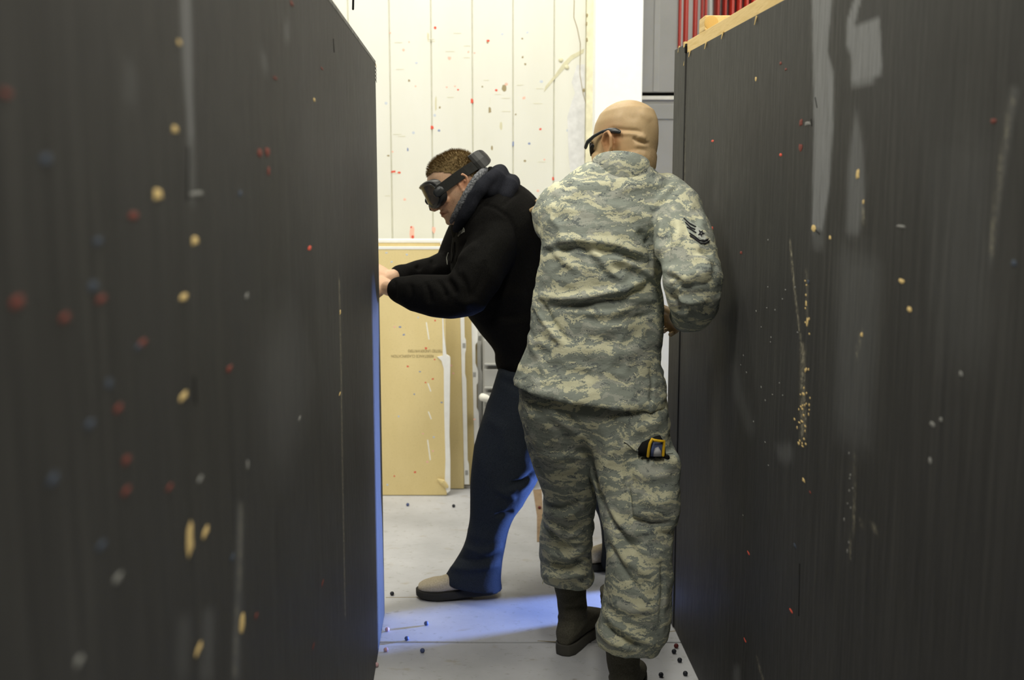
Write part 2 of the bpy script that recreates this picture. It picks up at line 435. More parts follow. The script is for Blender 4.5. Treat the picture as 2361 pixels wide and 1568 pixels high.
# ------------------------------------------------------------------ back wall of grooved panels
WY = 5.62
wall = empty('wall_back', (0, WY, 0)); struct(wall)
edges_u = [621, 714, 807, 901, 996, 1090, 1183, 1277]
ex = [P(u, 300, WY).x for u in edges_u]
ex = [ex[0] - .205*k for k in range(5, 0, -1)] + ex + [P(1350, 300, WY).x]
for a, b_ in zip(ex[:-1], ex[1:]):
    g = .0019
    me = bevel(Bag().box((a + g, WY, 0), (b_ - g, WY + .03, 3.6)).mesh('wall_panel'), .0035, 1)
    put('wall_panel', me, M['wall'], wall)
put('wall_backing', Bag().box((ex[0], WY + .008, 0), (ex[-1], WY + .06, 3.6)).mesh(), plain('groove_paint', (.70, .69, .56), .6), wall)
tr = put('trim_1', bevel(Bag().box((P(1350, 300, WY).x, WY - .012, 0), (P(1373, 300, WY).x, WY + .05, 3.6)).mesh(), .003), M['cornert']); struct(tr)
# pale filler patch, hairline crack, brown smear with two screw heads
def wall_poly(name, pts, mat, th=.0012, parent=wall, Y=WY):
    n = len(pts); f = [P(u, v, Y - th) for u, v in pts]; k = [P(u, v, Y - th) + Vector((0, th*.9, 0)) for u, v in pts]
    b = Bag().add(f + k, [tuple(range(n))[::-1]] + [(i, (i+1) % n, n + (i+1) % n, n+i) for i in range(n)])
    return put(name, b.mesh(), mat, parent)
wall_poly('filler_patch', [(1330, 150), (1348, 148), (1349, 225), (1347, 420), (1318, 420), (1311, 360), (1308, 270), (1318, 235), (1326, 215), (1318, 190)], M['mauve'])
wall_poly('smear', [(1347, 112), (1345, 122), (1318, 138), (1300, 160), (1276, 186), (1254, 212), (1258, 198), (1280, 172), (1298, 146), (1316, 128)], M['smear'])
for (u, v) in ((1293, 138), (1307, 155)):
    o = put('screw_head', Bag().ball(P(u, v, WY - .002), (.011, .004, .011), 8).mesh(), M['smear'], wall)
def polyline_tube(name, px, Y, r, mat, parent, n=6):
    return put(name, Bag().tube([P(u, v, Y) for u, v in px], r, n).mesh(), mat, parent)
polyline_tube('hairline_crack', [(1324, 0), (1323, 40), (1331, 65), (1338, 100), (1337, 170), (1344, 215), (1350, 235), (1355, 255), (1354, 330), (1349, 360)], WY - .001, .0016, M['sbrown'], wall)
for (u, v) in ((1353, 35), (1352, 55), (1353, 92), (1346, 208)): splat('rust_chip', P(u, v, WY - .013), (0, -1, 0), (0, 0, 1), .005, .011, 'sbrown', wall)
WS = [(1003, 64, 4, 5, 'sred'), (930, 115, 4, 5, 'spink'), (1036, 134, 5, 6, 'spink'), (1125, 94, 5, 4, 'sred'), (900, 76, 3, 3, 'spink'), (1162, 203, 7, 12, 'sbrown'), (1167, 194, 5, 5, 'spink'), (1129, 254, 5, 10, 'sbrown'),
      (1088, 233, 5, 8, 'sred'), (1144, 208, 4, 4, 'sred'), (1208, 226, 5, 5, 'spink'), (1248, 188, 5, 5, 'spale'), (996, 294, 6, 6, 'sred'), (1012, 301, 4, 4, 'sblue'), (1002, 266, 4, 5, 'spale'), (907, 396, 8, 4, 'sred'), (920, 398, 5, 4, 'sred'),
      (940, 345, 3, 6, 'sblue'), (953, 306, 4, 5, 'spale'), (950, 537, 8, 22, 'spink'), (951, 545, 5, 8, 'sred'), (948, 524, 3, 4, 'sred'), (1000, 530, 5, 12, 'spink'), (933, 460, 5, 4, 'spink'), (1183, 332, 3, 9, 'sblue'), (1134, 341, 3, 8, 'sbrown'), (987, 84, 3, 14, 'smear'),
      (1005, 240, 3, 26, 'smear'), (1155, 290, 4, 14, 'smear'), (1205, 132, 3, 4, 'sbrown'), (1211, 148, 3, 4, 'sbrown'), (1204, 89, 3, 3, 'sbrown'), (1220, 331, 4, 4, 'sblue'), (1255, 368, 3, 3, 'spink'), (1246, 298, 4, 4, 'sred'), (1275, 412, 4, 6, 'sred'), (1308, 301, 4, 4, 'spale'),
      (1030, 201, 3, 3, 'spink'), (958, 199, 3, 3, 'spink'), (943, 186, 4, 4, 'sbrown'), (1049, 199, 3, 3, 'spink'), (1056, 207, 3, 3, 'sred'), (1216, 75, 4, 4, 'spale'), (1158, 79, 4, 4, 'spale'), (1014, 248, 3, 4, 'sbrown'), (895, 359, 4, 3, 'sbrown'), (960, 145, 4, 4, 'spale'), (1112, 200, 3, 3, 'sbrown'), (890, 238, 4, 5, 'spale'),
      (943, 97, 3, 3, 'spink'), (1124, 98, 3, 4, 'sbrown'), (1210, 371, 4, 4, 'sbrown'), (1240, 440, 4, 4, 'spink'), (905, 350, 3, 3, 'spink'), (1189, 264, 3, 3, 'sbrown'), (1094, 122, 3, 3, 'spink'), (1080, 120, 3, 4, 'spink')]
for u, v, a, b_, k in WS: splat('paint_splat', P(u, v, WY), (0, -1, 0), (0, 0, 1), a*.72*WY/F, b_*.72*WY/F, k, wall, .0015)
for k in range(26):
    a = random.uniform(890, 1270); v = random.uniform(20, 540)
    p = P(a, v, WY); put('scuff', Bag().box((p.x - .012 - .02*random.random(), WY - .0008, p.z), (p.x + .012, WY + .002, p.z + .0018)).mesh(), M['smear'], wall)

# ------------------------------------------------------------------ white column, right-hand sectional door, red ribs
x0, x1 = P(1372, 200, 5.45).x, P(1481, 200, 5.45).x
colm = put('pillar', bevel(Bag().box((x0, 5.45, 0), (x1, 5.66, 3.8)).mesh(), .006), M['white']); struct(colm); colm['label'] = 'white painted square column beside the grooved wall'
DY = 6.05
door = empty('door_1', (.9, DY, 0)); struct(door)
dx0, dx1 = .55, 1.02
zcuts = [0, .42, .80, 1.175, 1.545, P(1510, 224, DY).z, 2.30, 2.72, 3.2, 3.7]
zs2 = [0, .55, 1.06, P(1510, 217, DY).z, 2.75, 3.7]
for a, b_ in zip(zs2[:-1], zs2[1:]):
    bg = Bag().box((dx0, DY, a + .009), (dx1, DY + .05, b_ - .009))
    put('door_section', bevel(bg.mesh(), .006), M['door'], door)
    put('door_rail', bevel(Bag().box((dx0, DY - .016, b_ - .030), (dx1, DY + .004, b_ - .010)).mesh(), .003), M['gypsum'], door); put('door_band', bevel(Bag().box((dx0, DY - .008, b_ - .13), (dx1, DY + .004, b_ - .05)).mesh(), .004), M['door'], door)
put('door_backing', Bag().box((dx0, DY + .03, 0), (dx1, DY + .07, 3.7)).mesh(), M['dark'], door)
for xx in (.74, .86): put('door_stile', bevel(Bag().box((xx, DY - .004, P(1510, 212, DY).z), (xx + .03, DY + .01, 3.7)).mesh(), .003), M['steel'], door)
rr = empty('ribbed_curtain', (1.15, 6.1, 0), 'red vertical ribbed panel with pale gaps, above the right barrier', 'curtain')
RY = 6.02
put('backing', Bag().box((P(1561, 60, RY + .09).x, RY + .09, 0), (2.3, RY + .12, 3.7)).mesh(), plain('pale_backing', (.62, .62, .60), .6), rr)
ribs = [(1563, 1574), (1575, 1591), (1597, 1612), (1616, 1624), (1624, 1633), (1651, 1662), (1670, 1678), (1685, 1696), (1702, 1713), (1719, 1729), (1735, 1746), (1752, 1763), (1769, 1780)]
for a, b_ in ribs:
    xa, xb = P(a - 1.2, 60, RY).x, P(b_ + 1.2, 60, RY).x; c = (xa+xb)/2; r = (xb-xa)/2
    ring = lambda z: [(c + r*math.cos(q), RY + .085 - .07*max(0, math.sin(q))**.8, z) for q in (math.pi*j/9 for j in range(10))]
    put('rib', Bag().rings([ring(0), ring(3.7)]).mesh(), M['red'], rr, True)
pp = put('pipe', Bag().tube([P(1638, 300, 5.95), P(1638, -300, 5.95)], .0105, 12).mesh(), M['steel'], None, True); tag(pp, 'thin pale vertical pipe in front of the red ribs', 'pipe')
rw = put('wall_right_low', bevel(Bag().box((P(1500, 800, 5.92).x, 5.90, 0), (1.12, 5.93, 1.02)).mesh(), .004), M['white']); struct(rw)

# ------------------------------------------------------------------ grey drawer cabinet behind the man in black
cb = empty('drawer_cabinet', (.02, 5.45, 0), 'grey metal cabinet with lipped drawers behind the jeans leg', 'cabinet')
cxa, cxb = P(1113, 850, 5.42).x, P(1236, 850, 5.42).x
ztop = P(1120, 770, 5.42).z
put('body', bevel(Bag().box((cxa, 5.42, .02), (cxb, 5.60, ztop)).mesh(), .006), M['steel'], cb)
zz = [P(1120, v, 5.42).z for v in (1085, 1000, 930, 896, 842, 775)]
for a, b_ in zip(zz[:-1], zz[1:]):
    put('drawer', bevel(Bag().box((cxa + .008, 5.398, a + .012), (cxb - .008, 5.425, b_ - .016)).mesh(), .005), M['steel'], cb)
    put('drawer_lip', bevel(Bag().box((cxa + .008, 5.382, a + .004), (cxb - .008, 5.40, a + .015)).mesh(), .004), M['steel'], cb)
kb = put('spray_nozzle', Bag().tube([P(1113, 916, 5.36), P(1122, 918, 5.35), P(1136, 924, 5.36)], [.02, .017, .006], 10).mesh(), M['gypsum'], None, True); tag(kb, 'cream coloured nozzle resting on the grey drawer lip', 'nozzle')

# ------------------------------------------------------------------ plasterboard sheets standing on edge against the wall
def sheet(y, ur, label, vtop, tape, bottom=1137):
    xr = P(ur, 900, y).x; z1 = P(950, vtop, y).z
    e = empty('plasterboard_sheet', (xr, y, 0), label, 'plasterboard', 'plasterboard sheets against the back wall')
    put('paper_face', Bag().box((xr - 2.0, y, .004), (xr, y + .003, z1)).mesh(), M['kraft'], e)
    put('core', Bag().box((xr - 2.0, y + .003, .004), (xr, y + .0155, z1 - .001)).mesh(), M['gypsum'], e)
    put('top_edge_tape', bevel(Bag().box((xr - 2.0, y - .0015, z1 - .010), (xr + .001, y + .016, z1 + .003)).mesh(), .001), M['tape'], e)
    return e, xr, z1
def end_tape(e, y, outline):
    n = len(outline); f = [P(u, v, y) for u, v in outline]; k = [p + Vector((0, .016, 0)) for p in f]
    b = Bag().add(f + k, [tuple(range(n))[::-1], tuple(range(n, 2*n))] + [(i, (i+1) % n, n + (i+1) % n, n+i) for i in range(n)])
    return put('end_tape', b.mesh(), M['tape'], e)
YA, YB, YC, YD = 5.30, 5.415, 5.48, 5.545
eA, xA, zA = sheet(YA, 1028, 'front sheet of plasterboard with upside-down print and torn white end tape', 570, None)
end_tape(eA, YA - .004, [(1015, 575), (1021, 566), (1026, 571), (1026, 590), (1021, 700), (1023, 760), (1029, 818), (1036, 822), (1038, 826), (1036, 1000), (1038, 1060), (1038, 1131), (1031, 1137), (1025, 1120), (1027, 1060), (1024, 950), (1023, 850), (1018, 832), (1008, 823), (1021, 820), (1020, 760), (1018, 640)])
put('torn_paper', Bag().tube([P(1010, 1106, YA - .012), P(1020, 1112, YA - .015), P(1030, 1122, YA - .014)], [.006, .016, .010], 8, .4).mesh(), M['kraft'], eA)
eB, xB, zB = sheet(YB, 1068, 'second plasterboard sheet, its white tape showing beside the front sheet', 555, None)
end_tape(eB, YB - .004, [(1013, 556), (1022, 553), (1024, 566), (1030, 574), (1030, 590), (1020, 590), (1019, 575)])
end_tape(eB, YB - .0045, [(1061, 724), (1070, 724), (1071, 778), (1074, 785), (1074, 808), (1072, 816), (1072, 862), (1075, 876), (1076, 930), (1078, 1062), (1081, 1072), (1082, 1117), (1071, 1117), (1067, 950), (1064, 830)])
eC, xC, zC = sheet(YC, 1092, 'third plasterboard sheet with a stepped white tape, behind the elbow', 553, None)
end_tape(eC, YC - .0045, [(1086, 700), (1101, 700), (1101, 788), (1096, 795), (1096, 838), (1102, 855), (1102, 882), (1099, 888), (1099, 940), (1104, 952), (1107, 1090), (1095, 1090), (1092, 960), (1089, 830)])
eD, xD, zD = sheet(YD, 1105, 'rearmost plasterboard sheet, narrow white tape next to the grey cabinet', 552, None)
end_tape(eD, YD - .0045, [(1099, 700), (1110, 700), (1110, 790), (1108, 798), (1109, 850), (1112, 860), (1112, 905), (1110, 918), (1112, 990), (1112, 1090), (1103, 1090)])
for e, y, marks in ((eB, YB, [(1070, 797), (1076, 1090)]), (eC, YC, [(1094, 864)]), (eD, YD, [(1106, 780)])):
    for (u, v) in marks:
        for k in (-1, 0, 1):
            p = P(u + k*2.3, v, y - .0058); put('tape_print', Bag().box((p.x - .0014, p.y, p.z - .012), (p.x + .0014, p.y + .001, p.z + .012)).mesh(), M['sgrey'], e)
def lettering(txt, u, v, y, size, mat, parent, sx=1.0, name='lettering', rot=math.pi):
    c = bpy.data.curves.new(name, 'FONT'); c.body = txt; c.size = size; c.extrude = .0003; c.align_x = 'LEFT'; c.align_y = 'CENTER'
    o = bpy.data.objects.new(name, c); COL.objects.link(o); c.materials.append(mat)
    o.matrix_world = Matrix.Translation(P(u, v, y)) @ Matrix.Rotation(math.pi/2, 4, 'X') @ Matrix.Rotation(rot, 4, 'Z') @ Matrix.Diagonal((sx, 1, 1, 1))
    if parent:
        o.parent = parent; o.matrix_parent_inverse = Matrix.Translation(parent.location).inverted()
    return o
lettering('RESISTANCE CLASSIFICATION', 1000, 821, YA - .0004, .0185, M['ink'], eA, .82)
lettering('TESTED UNDERWRITERS', 1020, 809, YA - .0004, .0185, M['ink'], eA, .80)
AS = [(922, 754, 'sblue'), (931, 772, 'sblue'), (982, 803, 'sred'), (1002, 829, 'sred'), (940, 845, 'sred'), (981, 882, 'sred'), (998, 874, 'sred'), (968, 857, 'sblue'), (955, 909, 'sblue'), (1018, 928, 'sblue'), (892, 680, 'spink'), (891, 583, 'spale'), (938, 587, 'spale'), (903, 604, 'spale'), (957, 1089, 'sred'), (909, 1098, 'sred'), (985, 1065, 'spink'), (919, 960, 'spale'), (1000, 1008, 'spale'), (910, 754, 'spink'), (964, 732, 'spale'), (1003, 739, 'sred'), (998, 1040, 'spink'), (975, 1000, 'spink'), (893, 1118, 'spale')]
for u, v, k in AS: splat('paint_splat', P(u, v, YA), (0, -1, 0), (0, 0, 1), random.uniform(.003, .0065), random.uniform(.003, .006), k, eA, .0015)
for u, v0, v1 in ((983, 744, 782), (987, 885, 902), (988, 950, 966), (986, 1015, 1060)):
    put('rub_mark', Bag().tube([P(u, v0, YA), P(u + 6, v1, YA)], .0028, 6, .2, Vector((1, 0, 0))).mesh(), M['gypsum'], eA)
for u, v in ((1094, 967), (1045, 861), (1040, 843), (1067, 838)): splat('paint_splat', P(u, v, YB if u > 1050 else YB), (0, -1, 0), (0, 0, 1), .006, .005, 'spink', eB, .0015)

# ------------------------------------------------------------------ the two black barriers
def pip(poly, x, y):
    inside = np.zeros(x.shape, bool); n = len(poly)
    for i in range(n):
        x1_, y1_ = poly[i]; x2_, y2_ = poly[(i+1) % n]
        c = ((y1_ > y) != (y2_ > y)) & (x < (x2_-x1_)*(y-y1_)/((y2_-y1_) or 1e-9) + x1_); inside ^= c
    return inside
class Barrier:
    def __init__(s, end_px, vtop, vp_u, length, name, label, side):
        s.o = FL(*end_px); s.d = Vector(((vp_u - CX)/F, 1, 0)).normalized() * -1      # towards the camera
        s.n = Vector((0, 0, 1)).cross(s.d)*1.0
        s.n = s.n if s.n.x*side > 0 else -s.n                                           # into the aisle
        s.L = length; s.H = P(end_px[0], vtop, s.o.y).z; s.side = side
        s.root = empty(name, s.o, label, 'barrier')
    def pt(s, a, z, off=0.0): return s.o + s.d*a + Vector((0, 0, z)) + s.n*off
    def hit(s, u, v):
        r = ray(u, v); t = (s.o - ORG).dot(s.n)/r.dot(s.n); p = ORG + r*t
        return (p - s.o).dot(s.d), p.z
    def hexa(s, a0, a1, z0, z1, o0, o1):
        q = [s.pt(a, z, o) for o in (o0, o1) for z in (z0, z1) for a in (a0, a1)]
        f = [(0,1,3,2),(4,6,7,5),(0,4,5,1),(2,3,7,6),(0,2,6,4),(1,5,7,3)]
        if s.side > 0: f = [x[::-1] for x in f]
        me = Bag().add(q, f).mesh()
        bm = bmesh.new(); bm.from_mesh(me); bmesh.ops.recalc_face_normals(bm, faces=bm.faces); bm.to_mesh(me); bm.free(); return me
    def face(s, a0, a1, z0, z1, worn, scratch, step=.011):
        na = int((a1-a0)/step); nz = int((z1-z0)/step)
        A, Z = np.meshgrid(np.linspace(a0, a1, na), np.linspace(z0, z1, nz))
        pts = np.stack([s.o.x + s.d.x*A.ravel(), s.o.y + s.d.y*A.ravel(), Z.ravel()], 1)
        idx = np.arange(na*nz).reshape(nz, na)
        q = np.stack([idx[:-1, :-1], idx[:-1, 1:], idx[1:, 1:], idx[1:, :-1]], -1).reshape(-1, 4)
        if s.side < 0: q = q[:, ::-1]
        n0 = len(pts); back = [(s.pt(a, z, -.018)) for a, z in ((a0, z0), (a1, z0), (a1, z1), (a0, z1))]
        c4 = [int(idx[0, 0]), int(idx[0, -1]), int(idx[-1, -1]), int(idx[-1, 0])]
        faces = q.tolist()
        bot, rgt, top, lft = idx[0, :].tolist(), idx[:, -1].tolist(), idx[-1, :].tolist()[::-1], idx[:, 0].tolist()[::-1]
        for k, run in enumerate((bot, rgt, top, lft)): faces.append(tuple([n0 + (k+1) % 4, n0 + k] + run))
        faces.append((n0+3, n0+2, n0+1, n0))
        me = bpy.data.meshes.new('plywood_face'); me.from_pydata(pts.tolist() + [tuple(b) for b in back], [], faces)
        bm = bmesh.new(); bm.from_mesh(me); bmesh.ops.recalc_face_normals(bm, faces=bm.faces); bm.to_mesh(me); bm.free()
        px = to_px(pts); ok = (pts[:, 1] > .4)
        wv = np.zeros(n0 + 4)
        for poly, k, soft in worn:
            acc = np.zeros(n0)
            for j in range(12):
                off = RNG.normal(0, soft, 2)*np.array([1, 2.2]); acc += pip(poly, px[:, 0] + off[0], px[:, 1] + off[1])
            wv[:n0] = np.maximum(wv[:n0], k*acc/12*ok)
        sv = np.zeros(n0 + 4)
        for pl, k, wd in scratch:
            pl = np.array(pl, float)
            for i in range(len(pl)-1):
                a, b = pl[i], pl[i+1]; ab = b-a; t = np.clip(((px-a)@ab)/(ab@ab), 0, 1)
                d = np.linalg.norm(px-(a+t[:, None]*ab), axis=1); sv[:n0] = np.maximum(sv[:n0], k*np.exp(-(d/wd)**2)*ok)
        for nm, arr in (('worn', wv), ('scratch', sv)):
            at = me.attributes.new(nm, 'FLOAT', 'POINT'); at.data.foreach_set('value', arr)
        return put('plywood_face', me, M['panel'], s.root)
    def splat(s, name, u, v, ru, rv, key, th=.003):
        a, z = s.hit(u, v); p = s.pt(a, z, .0005)
        e = .5; a2, z2 = s.hit(u + e, v); k = abs(a2-a)/e; a3, z3 = s.hit(u, v + e); kz = abs(z3-z)/e
        return splat(name, p, s.n, (0, 0, 1), ru*k, rv*kz, key, s.root, th)
    def stroke(s, name, px, r, mat):
        return put(name, Bag().tube([s.pt(*s.hit(u, v)) for u, v in px], r, 6, 1).mesh(), mat, s.root)

Lb = Barrier((887, 1416), 140, 1055, 3.9, 'barrier', 'black painted plywood barrier on the left with a long grey streak', 1)
Lb.face(.0, Lb.L, .004, Lb.H - .012,
    worn=[([(415, -20), (438, -20), (442, 200), (446, 330), (434, 340), (424, 200)], .75, 3), ([(432, 330), (446, 330), (446, 480), (436, 460)], .4, 4),
          ([(600, 780), (680, 700), (730, 900), (650, 1110), (620, 1050)], .16, 20), ([(290, 150), (310, 150), (310, 240), (290, 240)], .22, 8), ([(600, 120), (612, 120), (618, 165), (606, 160)], .3, 4), ([(654, 45), (664, 45), (667, 95), (655, 90)], .3, 3),
          ([(470, 1400), (492, 1400), (488, 1568), (462, 1568)], .3, 6), ([(410, 1420), (440, 1420), (432, 1568), (408, 1568)], .2, 8), ([(548, 1165), (562, 1165), (553, 1568), (536, 1568)], .33, 3), ([(690, 250), (850, 250), (852, 1000), (760, 1000)], .10, 30)],
    scratch=[([(782, 640), (786, 820), (790, 1100), (796, 1420)], .8, 1.4), ([(556, 1170), (552, 1350)], .5, 3), ([(546, 1400), (540, 1560)], .35, 3)])
put('end_lip', bevel(Lb.hexa(-.018, .0, .006, Lb.H - .02, -.09, -.004), .002), plain('raw_ply_edge', (.05, .045, .03), .8, .2, .5, 40), Lb.root)
put('end_board', Lb.hexa(.012, .10, .006, Lb.H - .01, -.108, -.0185), M['pine'], Lb.root)
put('top_plate', bevel(Lb.hexa(.02, Lb.L, Lb.H - .045, Lb.H + .002, -.107, -.0185), .003), M['plate'], Lb.root)
put('top_lip', bevel(Lb.hexa(.0, Lb.L, Lb.H - .012, Lb.H, -.018, .001), .002), plain('scuffed_grey_lip', (.17, .17, .16), .7, .2, .4, 30), Lb.root)
put('bottom_plate', Lb.hexa(.10, Lb.L, .004, .042, -.107, -.0185), M['pine'], Lb.root)
for k in range(1, 7): put('stud', Lb.hexa(.6*k, .6*k + .04, .042, Lb.H - .045, -.107, -.0185), M['pine'], Lb.root)
LS = [(362, 448, 12, 14, 'chip'), (402, 298, 8, 9, 'chip'), (448, 555, 9, 11, 'chip'), (422, 685, 9, 9, 'chip'), (422, 914, 10, 10, 'chip'), (437, 1245, 8, 44, 'chip'), (473, 1227, 8, 12, 'chip'), (557, 1437, 6, 26, 'chip'), (457, 1497, 9, 11, 'chip'), (412, 98, 5, 7, 'chip'), (452, 447, 17, 6, 'sgrey'), (180, 1525, 12, 12, 'sgrey'), (270, 1333, 10, 11, 'sgrey'),
      (38, 697, 15, 15, 'sredd'), (148, 733, 11, 11, 'sredd'), (306, 497, 10, 10, 'sredd'), (713, 572, 4, 6, 'sred'), (327, 790, 9, 9, 'sredd'), (272, 942, 9, 10, 'sredd'), (290, 1061, 10, 10, 'sredd'), (290, 1132, 10, 9, 'sredd'), (390, 1124, 7, 7, 'sredd'), (598, 352, 5, 11, 'sredd'), (616, 350, 5, 12, 'sredd'), (619, 395, 3, 12, 'sredd'), (634, 180, 4, 4, 'sredd'), (232, 690, 11, 9, 'sredd'), (12, 215, 11, 11, 'sredd'), (528, 850, 6, 9, 'sredd'), (590, 1420, 4, 6, 'sredd'), (722, 1490, 3, 4, 'sredd'), (743, 1345, 3, 5, 'sredd'), (742, 158, 3, 3, 'sredd'), (672, 8, 4, 6, 'sredd'), (213, 660, 12, 12, 'sblued'), (105, 368, 13, 13, 'sblued'), (225, 557, 10, 10, 'sblued'), (205, 978, 10, 11, 'sblued'), (250, 885, 8, 12, 'sblued'), (121, 1105, 12, 14, 'sblued'), (232, 1258, 10, 10, 'sblued'), (318, 800, 7, 7, 'sblued'), (553, 447, 4, 9, 'sblued'), (568, 683, 4, 8, 'sgrey'), (570, 1072, 3, 12, 'sgrey'), (690, 965, 3, 6, 'sgrey'), (460, 1105, 6, 8, 'sgrey'), (535, 1285, 5, 8, 'sblued'), (784, 720, 2, 6, 'chip'), (783, 908, 2, 4, 'chip'), (724, 230, 2, 5, 'chip')]
for q in LS: Lb.splat('paint_splat' if q[4] != 'chip' else 'wood_chip', *q)
for a, b_ in (((433, 340), (432, 460)), ((768, 90), (770, 120)), ((447, 870), (450, 930))): Lb.stroke('gouge', [a, b_], .0012, M['dark'])
for k in range(5):
    a = random.uniform(0, .01); z = Lb.H - .01 - .012*k
    put('splinter', Bag().tube([Lb.pt(0, z, 0), Lb.pt(-.008, z - .012, .003)], [.0016, .0006], 5).mesh(), M['chip'] if k == 0 else M['plate'], Lb.root)
rod = put('pole', Bag().tube([P(814, 21, 3.55), P(817, -120, 3.55)], .0033, 10).mesh(), M['dark'], None, True); tag(rod, 'thin black rod rising behind the top of the left barrier', 'rod')

Rb = Barrier((1532, 1402), 112, 1064, 3.0, 'barrier', 'black painted plywood barrier on the right with grey patches and bare wood top', -1)
SE = Rb.hit(1577, 400)[0]
Rb.face(SE, Rb.L, .004, Rb.H - .034,
    worn=[([(1872, -40), (1922, -40), (1912, 60), (1908, 120), (1922, 170), (1920, 300), (1912, 430), (1896, 530), (1872, 535), (1876, 300), (1874, 120)], .95, 1.6),
          ([(1968, 60), (2028, 38), (2034, 165), (2008, 190), (1962, 198), (1962, 118), (1950, 112), (1952, 50), (1976, -20), (1990, -20), (1975, 40)], .95, 1.4),
          ([(1974, 250), (1990, 340), (1994, 460), (1980, 545), (1950, 545), (1956, 380)], .5, 4), ([(1870, 530), (1900, 530), (1895, 575), (1872, 575)], .3, 4), ([(1940, 560), (2035, 600), (2010, 1040), (1930, 1000)], .22, 14), ([(2140, 300), (2290, 260), (2280, 800), (2150, 820)], .12, 25),
          ([(1786, 1028), (1826, 1022), (1830, 1062), (1800, 1068)], .28, 4), ([(1690, 830), (1700, 825), (1712, 890), (1745, 985), (1730, 1000), (1695, 900)], .2, 5), ([(1690, 1535), (1706, 1535), (1704, 1590), (1690, 1590)], .45, 3), ([(2330, 195), (2350, 195), (2310, 440), (2285, 620), (2276, 600), (2305, 400)], .22, 3), ([(1550, 760), (1640, 760), (1650, 1300), (1556, 1300)], .10, 20)],  # last patch is reflected sheen at the far end, painted through the wear mask
    scratch=[([(1822, 560), (1830, 650), (1848, 800), (1855, 900), (1858, 1000)], 1, 1.6), ([(1860, 620), (1861, 745)], .7, 1.6), ([(1975, 820), (1988, 760)], .5, 2), ([(1972, 1050), (1968, 1200), (1960, 1280)], .8, 1.8), ([(1851, 800), (1850, 1010)], .9, 5), ([(2335, 215), (2305, 400), (2284, 580)], .5, 4), ([(1985, 1205), (2020, 1220)], .6, 2.5), ([(1745, 1520), (1760, 1568)], .7, 2), ([(1990, 470), (1992, 520)], .7, 2), ([(1580, 130), (1578, 420)], .6, 1.5), ([(2030, 1370), (2060, 1400)], .4, 2)])
es = put('end_strip', bevel(Rb.hexa(0, SE - .0012, .004, Rb.H - .004, -.018, .004), .002, 1), M['panel'], Rb.root)
put('top_plate', bevel(Rb.hexa(SE, Rb.L, Rb.H - .040, Rb.H + .004, -.107, -.0015), .002), M['pine'], Rb.root)
put('end_board', Rb.hexa(.02, .10, .006, Rb.H - .045, -.107, -.0185), M['pine'], Rb.root)
put('bottom_plate', Rb.hexa(.10, Rb.L, .004, .042, -.107, -.0185), M['pine'], Rb.root)
for k in range(1, 5): put('stud', Rb.hexa(.6*k, .6*k + .04, .042, Rb.H - .041, -.107, -.0185), M['pine'], Rb.root)
# lumber block fixed behind the top plate
bp = P(1625, 35, 3.42)
ww = (P(1652, 35, 3.42).x - bp.x); zb0, zb1 = P(1630, 70, 3.42).z, bp.z
blk = put('lumber_block', bevel(Bag().box((bp.x, 3.42, zb0), (bp.x + .10, 3.52, zb1)).mesh(), .004), M['pine'], Rb.root)
put('end_grain', Bag().ball((bp.x + .020, 3.42, (zb0+zb1)/2), (.021, .0025, .021), 14).mesh(), M['endgrain'], blk)
RS = [(1978, 402, 4, 13, 'chip'), (2079, 648, 6, 6, 'chip'), (2097, 713, 5, 7, 'chip'), (1853, 1107, 4, 5, 'chip'), (1876, 526, 5, 9, 'chip'), (1743, 182, 2, 6, 'chip'), (1914, 548, 3, 5, 'chip'), (2077, 522, 10, 4, 'sgrey'), (1859, 700, 2, 7, 'chip'), (1862, 740, 2, 9, 'chip'), (1862, 285, 8, 5, 'sgrey'), (1991, 466, 2, 6, 'chip'), (1987, 772, 3, 6, 'chip'),
      (1643, 325, 3, 3, 'sred'), (1800, 357, 3, 4, 'sred'), (1847, 283, 4, 9, 'sredd'), (1846, 340, 4, 10, 'sredd'), (2291, 279, 6, 6, 'sredd'), (1709, 583, 3, 4, 'sredd'), (1726, 1275, 3, 4, 'sred'), (1824, 1408, 4, 4, 'sred'), (1718, 1476, 3, 4, 'sred'), (1642, 526, 3, 4, 'sred'), (1800, 146, 3, 4, 'sredd'), (1812, 160, 3, 3, 'sredd'), (1868, 1135, 3, 3, 'sredd'), (2150, 978, 6, 7, 'sgrey'), (2170, 968, 4, 6, 'sgrey'), (2145, 1062, 4, 9, 'sgrey'), (2216, 862, 5, 7, 'sgrey'), (1833, 1258, 4, 5, 'sblued'), (2338, 607, 7, 8, 'sblued'), (1864, 650, 2, 6, 'sblued')]
RS += [(random.gauss(1852, 9), random.uniform(900, 1030), random.uniform(1, 3), random.uniform(2, 4.5), 'chip') for _ in range(26)] + [(random.gauss(1860, 4), random.uniform(610, 900), 1.4, random.uniform(2, 6), 'chip') for _ in range(12)] + [(random.gauss(1960, 8), random.uniform(1040, 1280), 1.4, random.uniform(2, 6), 'sgrey') for _ in range(10)] + [(random.gauss(1780, 50), random.gauss(880, 120), 1.3, random.uniform(1.5, 3), 'sgrey') for _ in range(24)]
for q in RS: Rb.splat('paint_splat' if q[4] != 'chip' else 'wood_chip', *q)
for a, b_ in (((1880, 225), (1884, 248)), ((1870, 275), (1872, 290)), ((1880, 530), (1890, 540)), ((1844, 1300), (1842, 1420))): Rb.stroke('gouge', [a, b_], .0012, M['dark'])
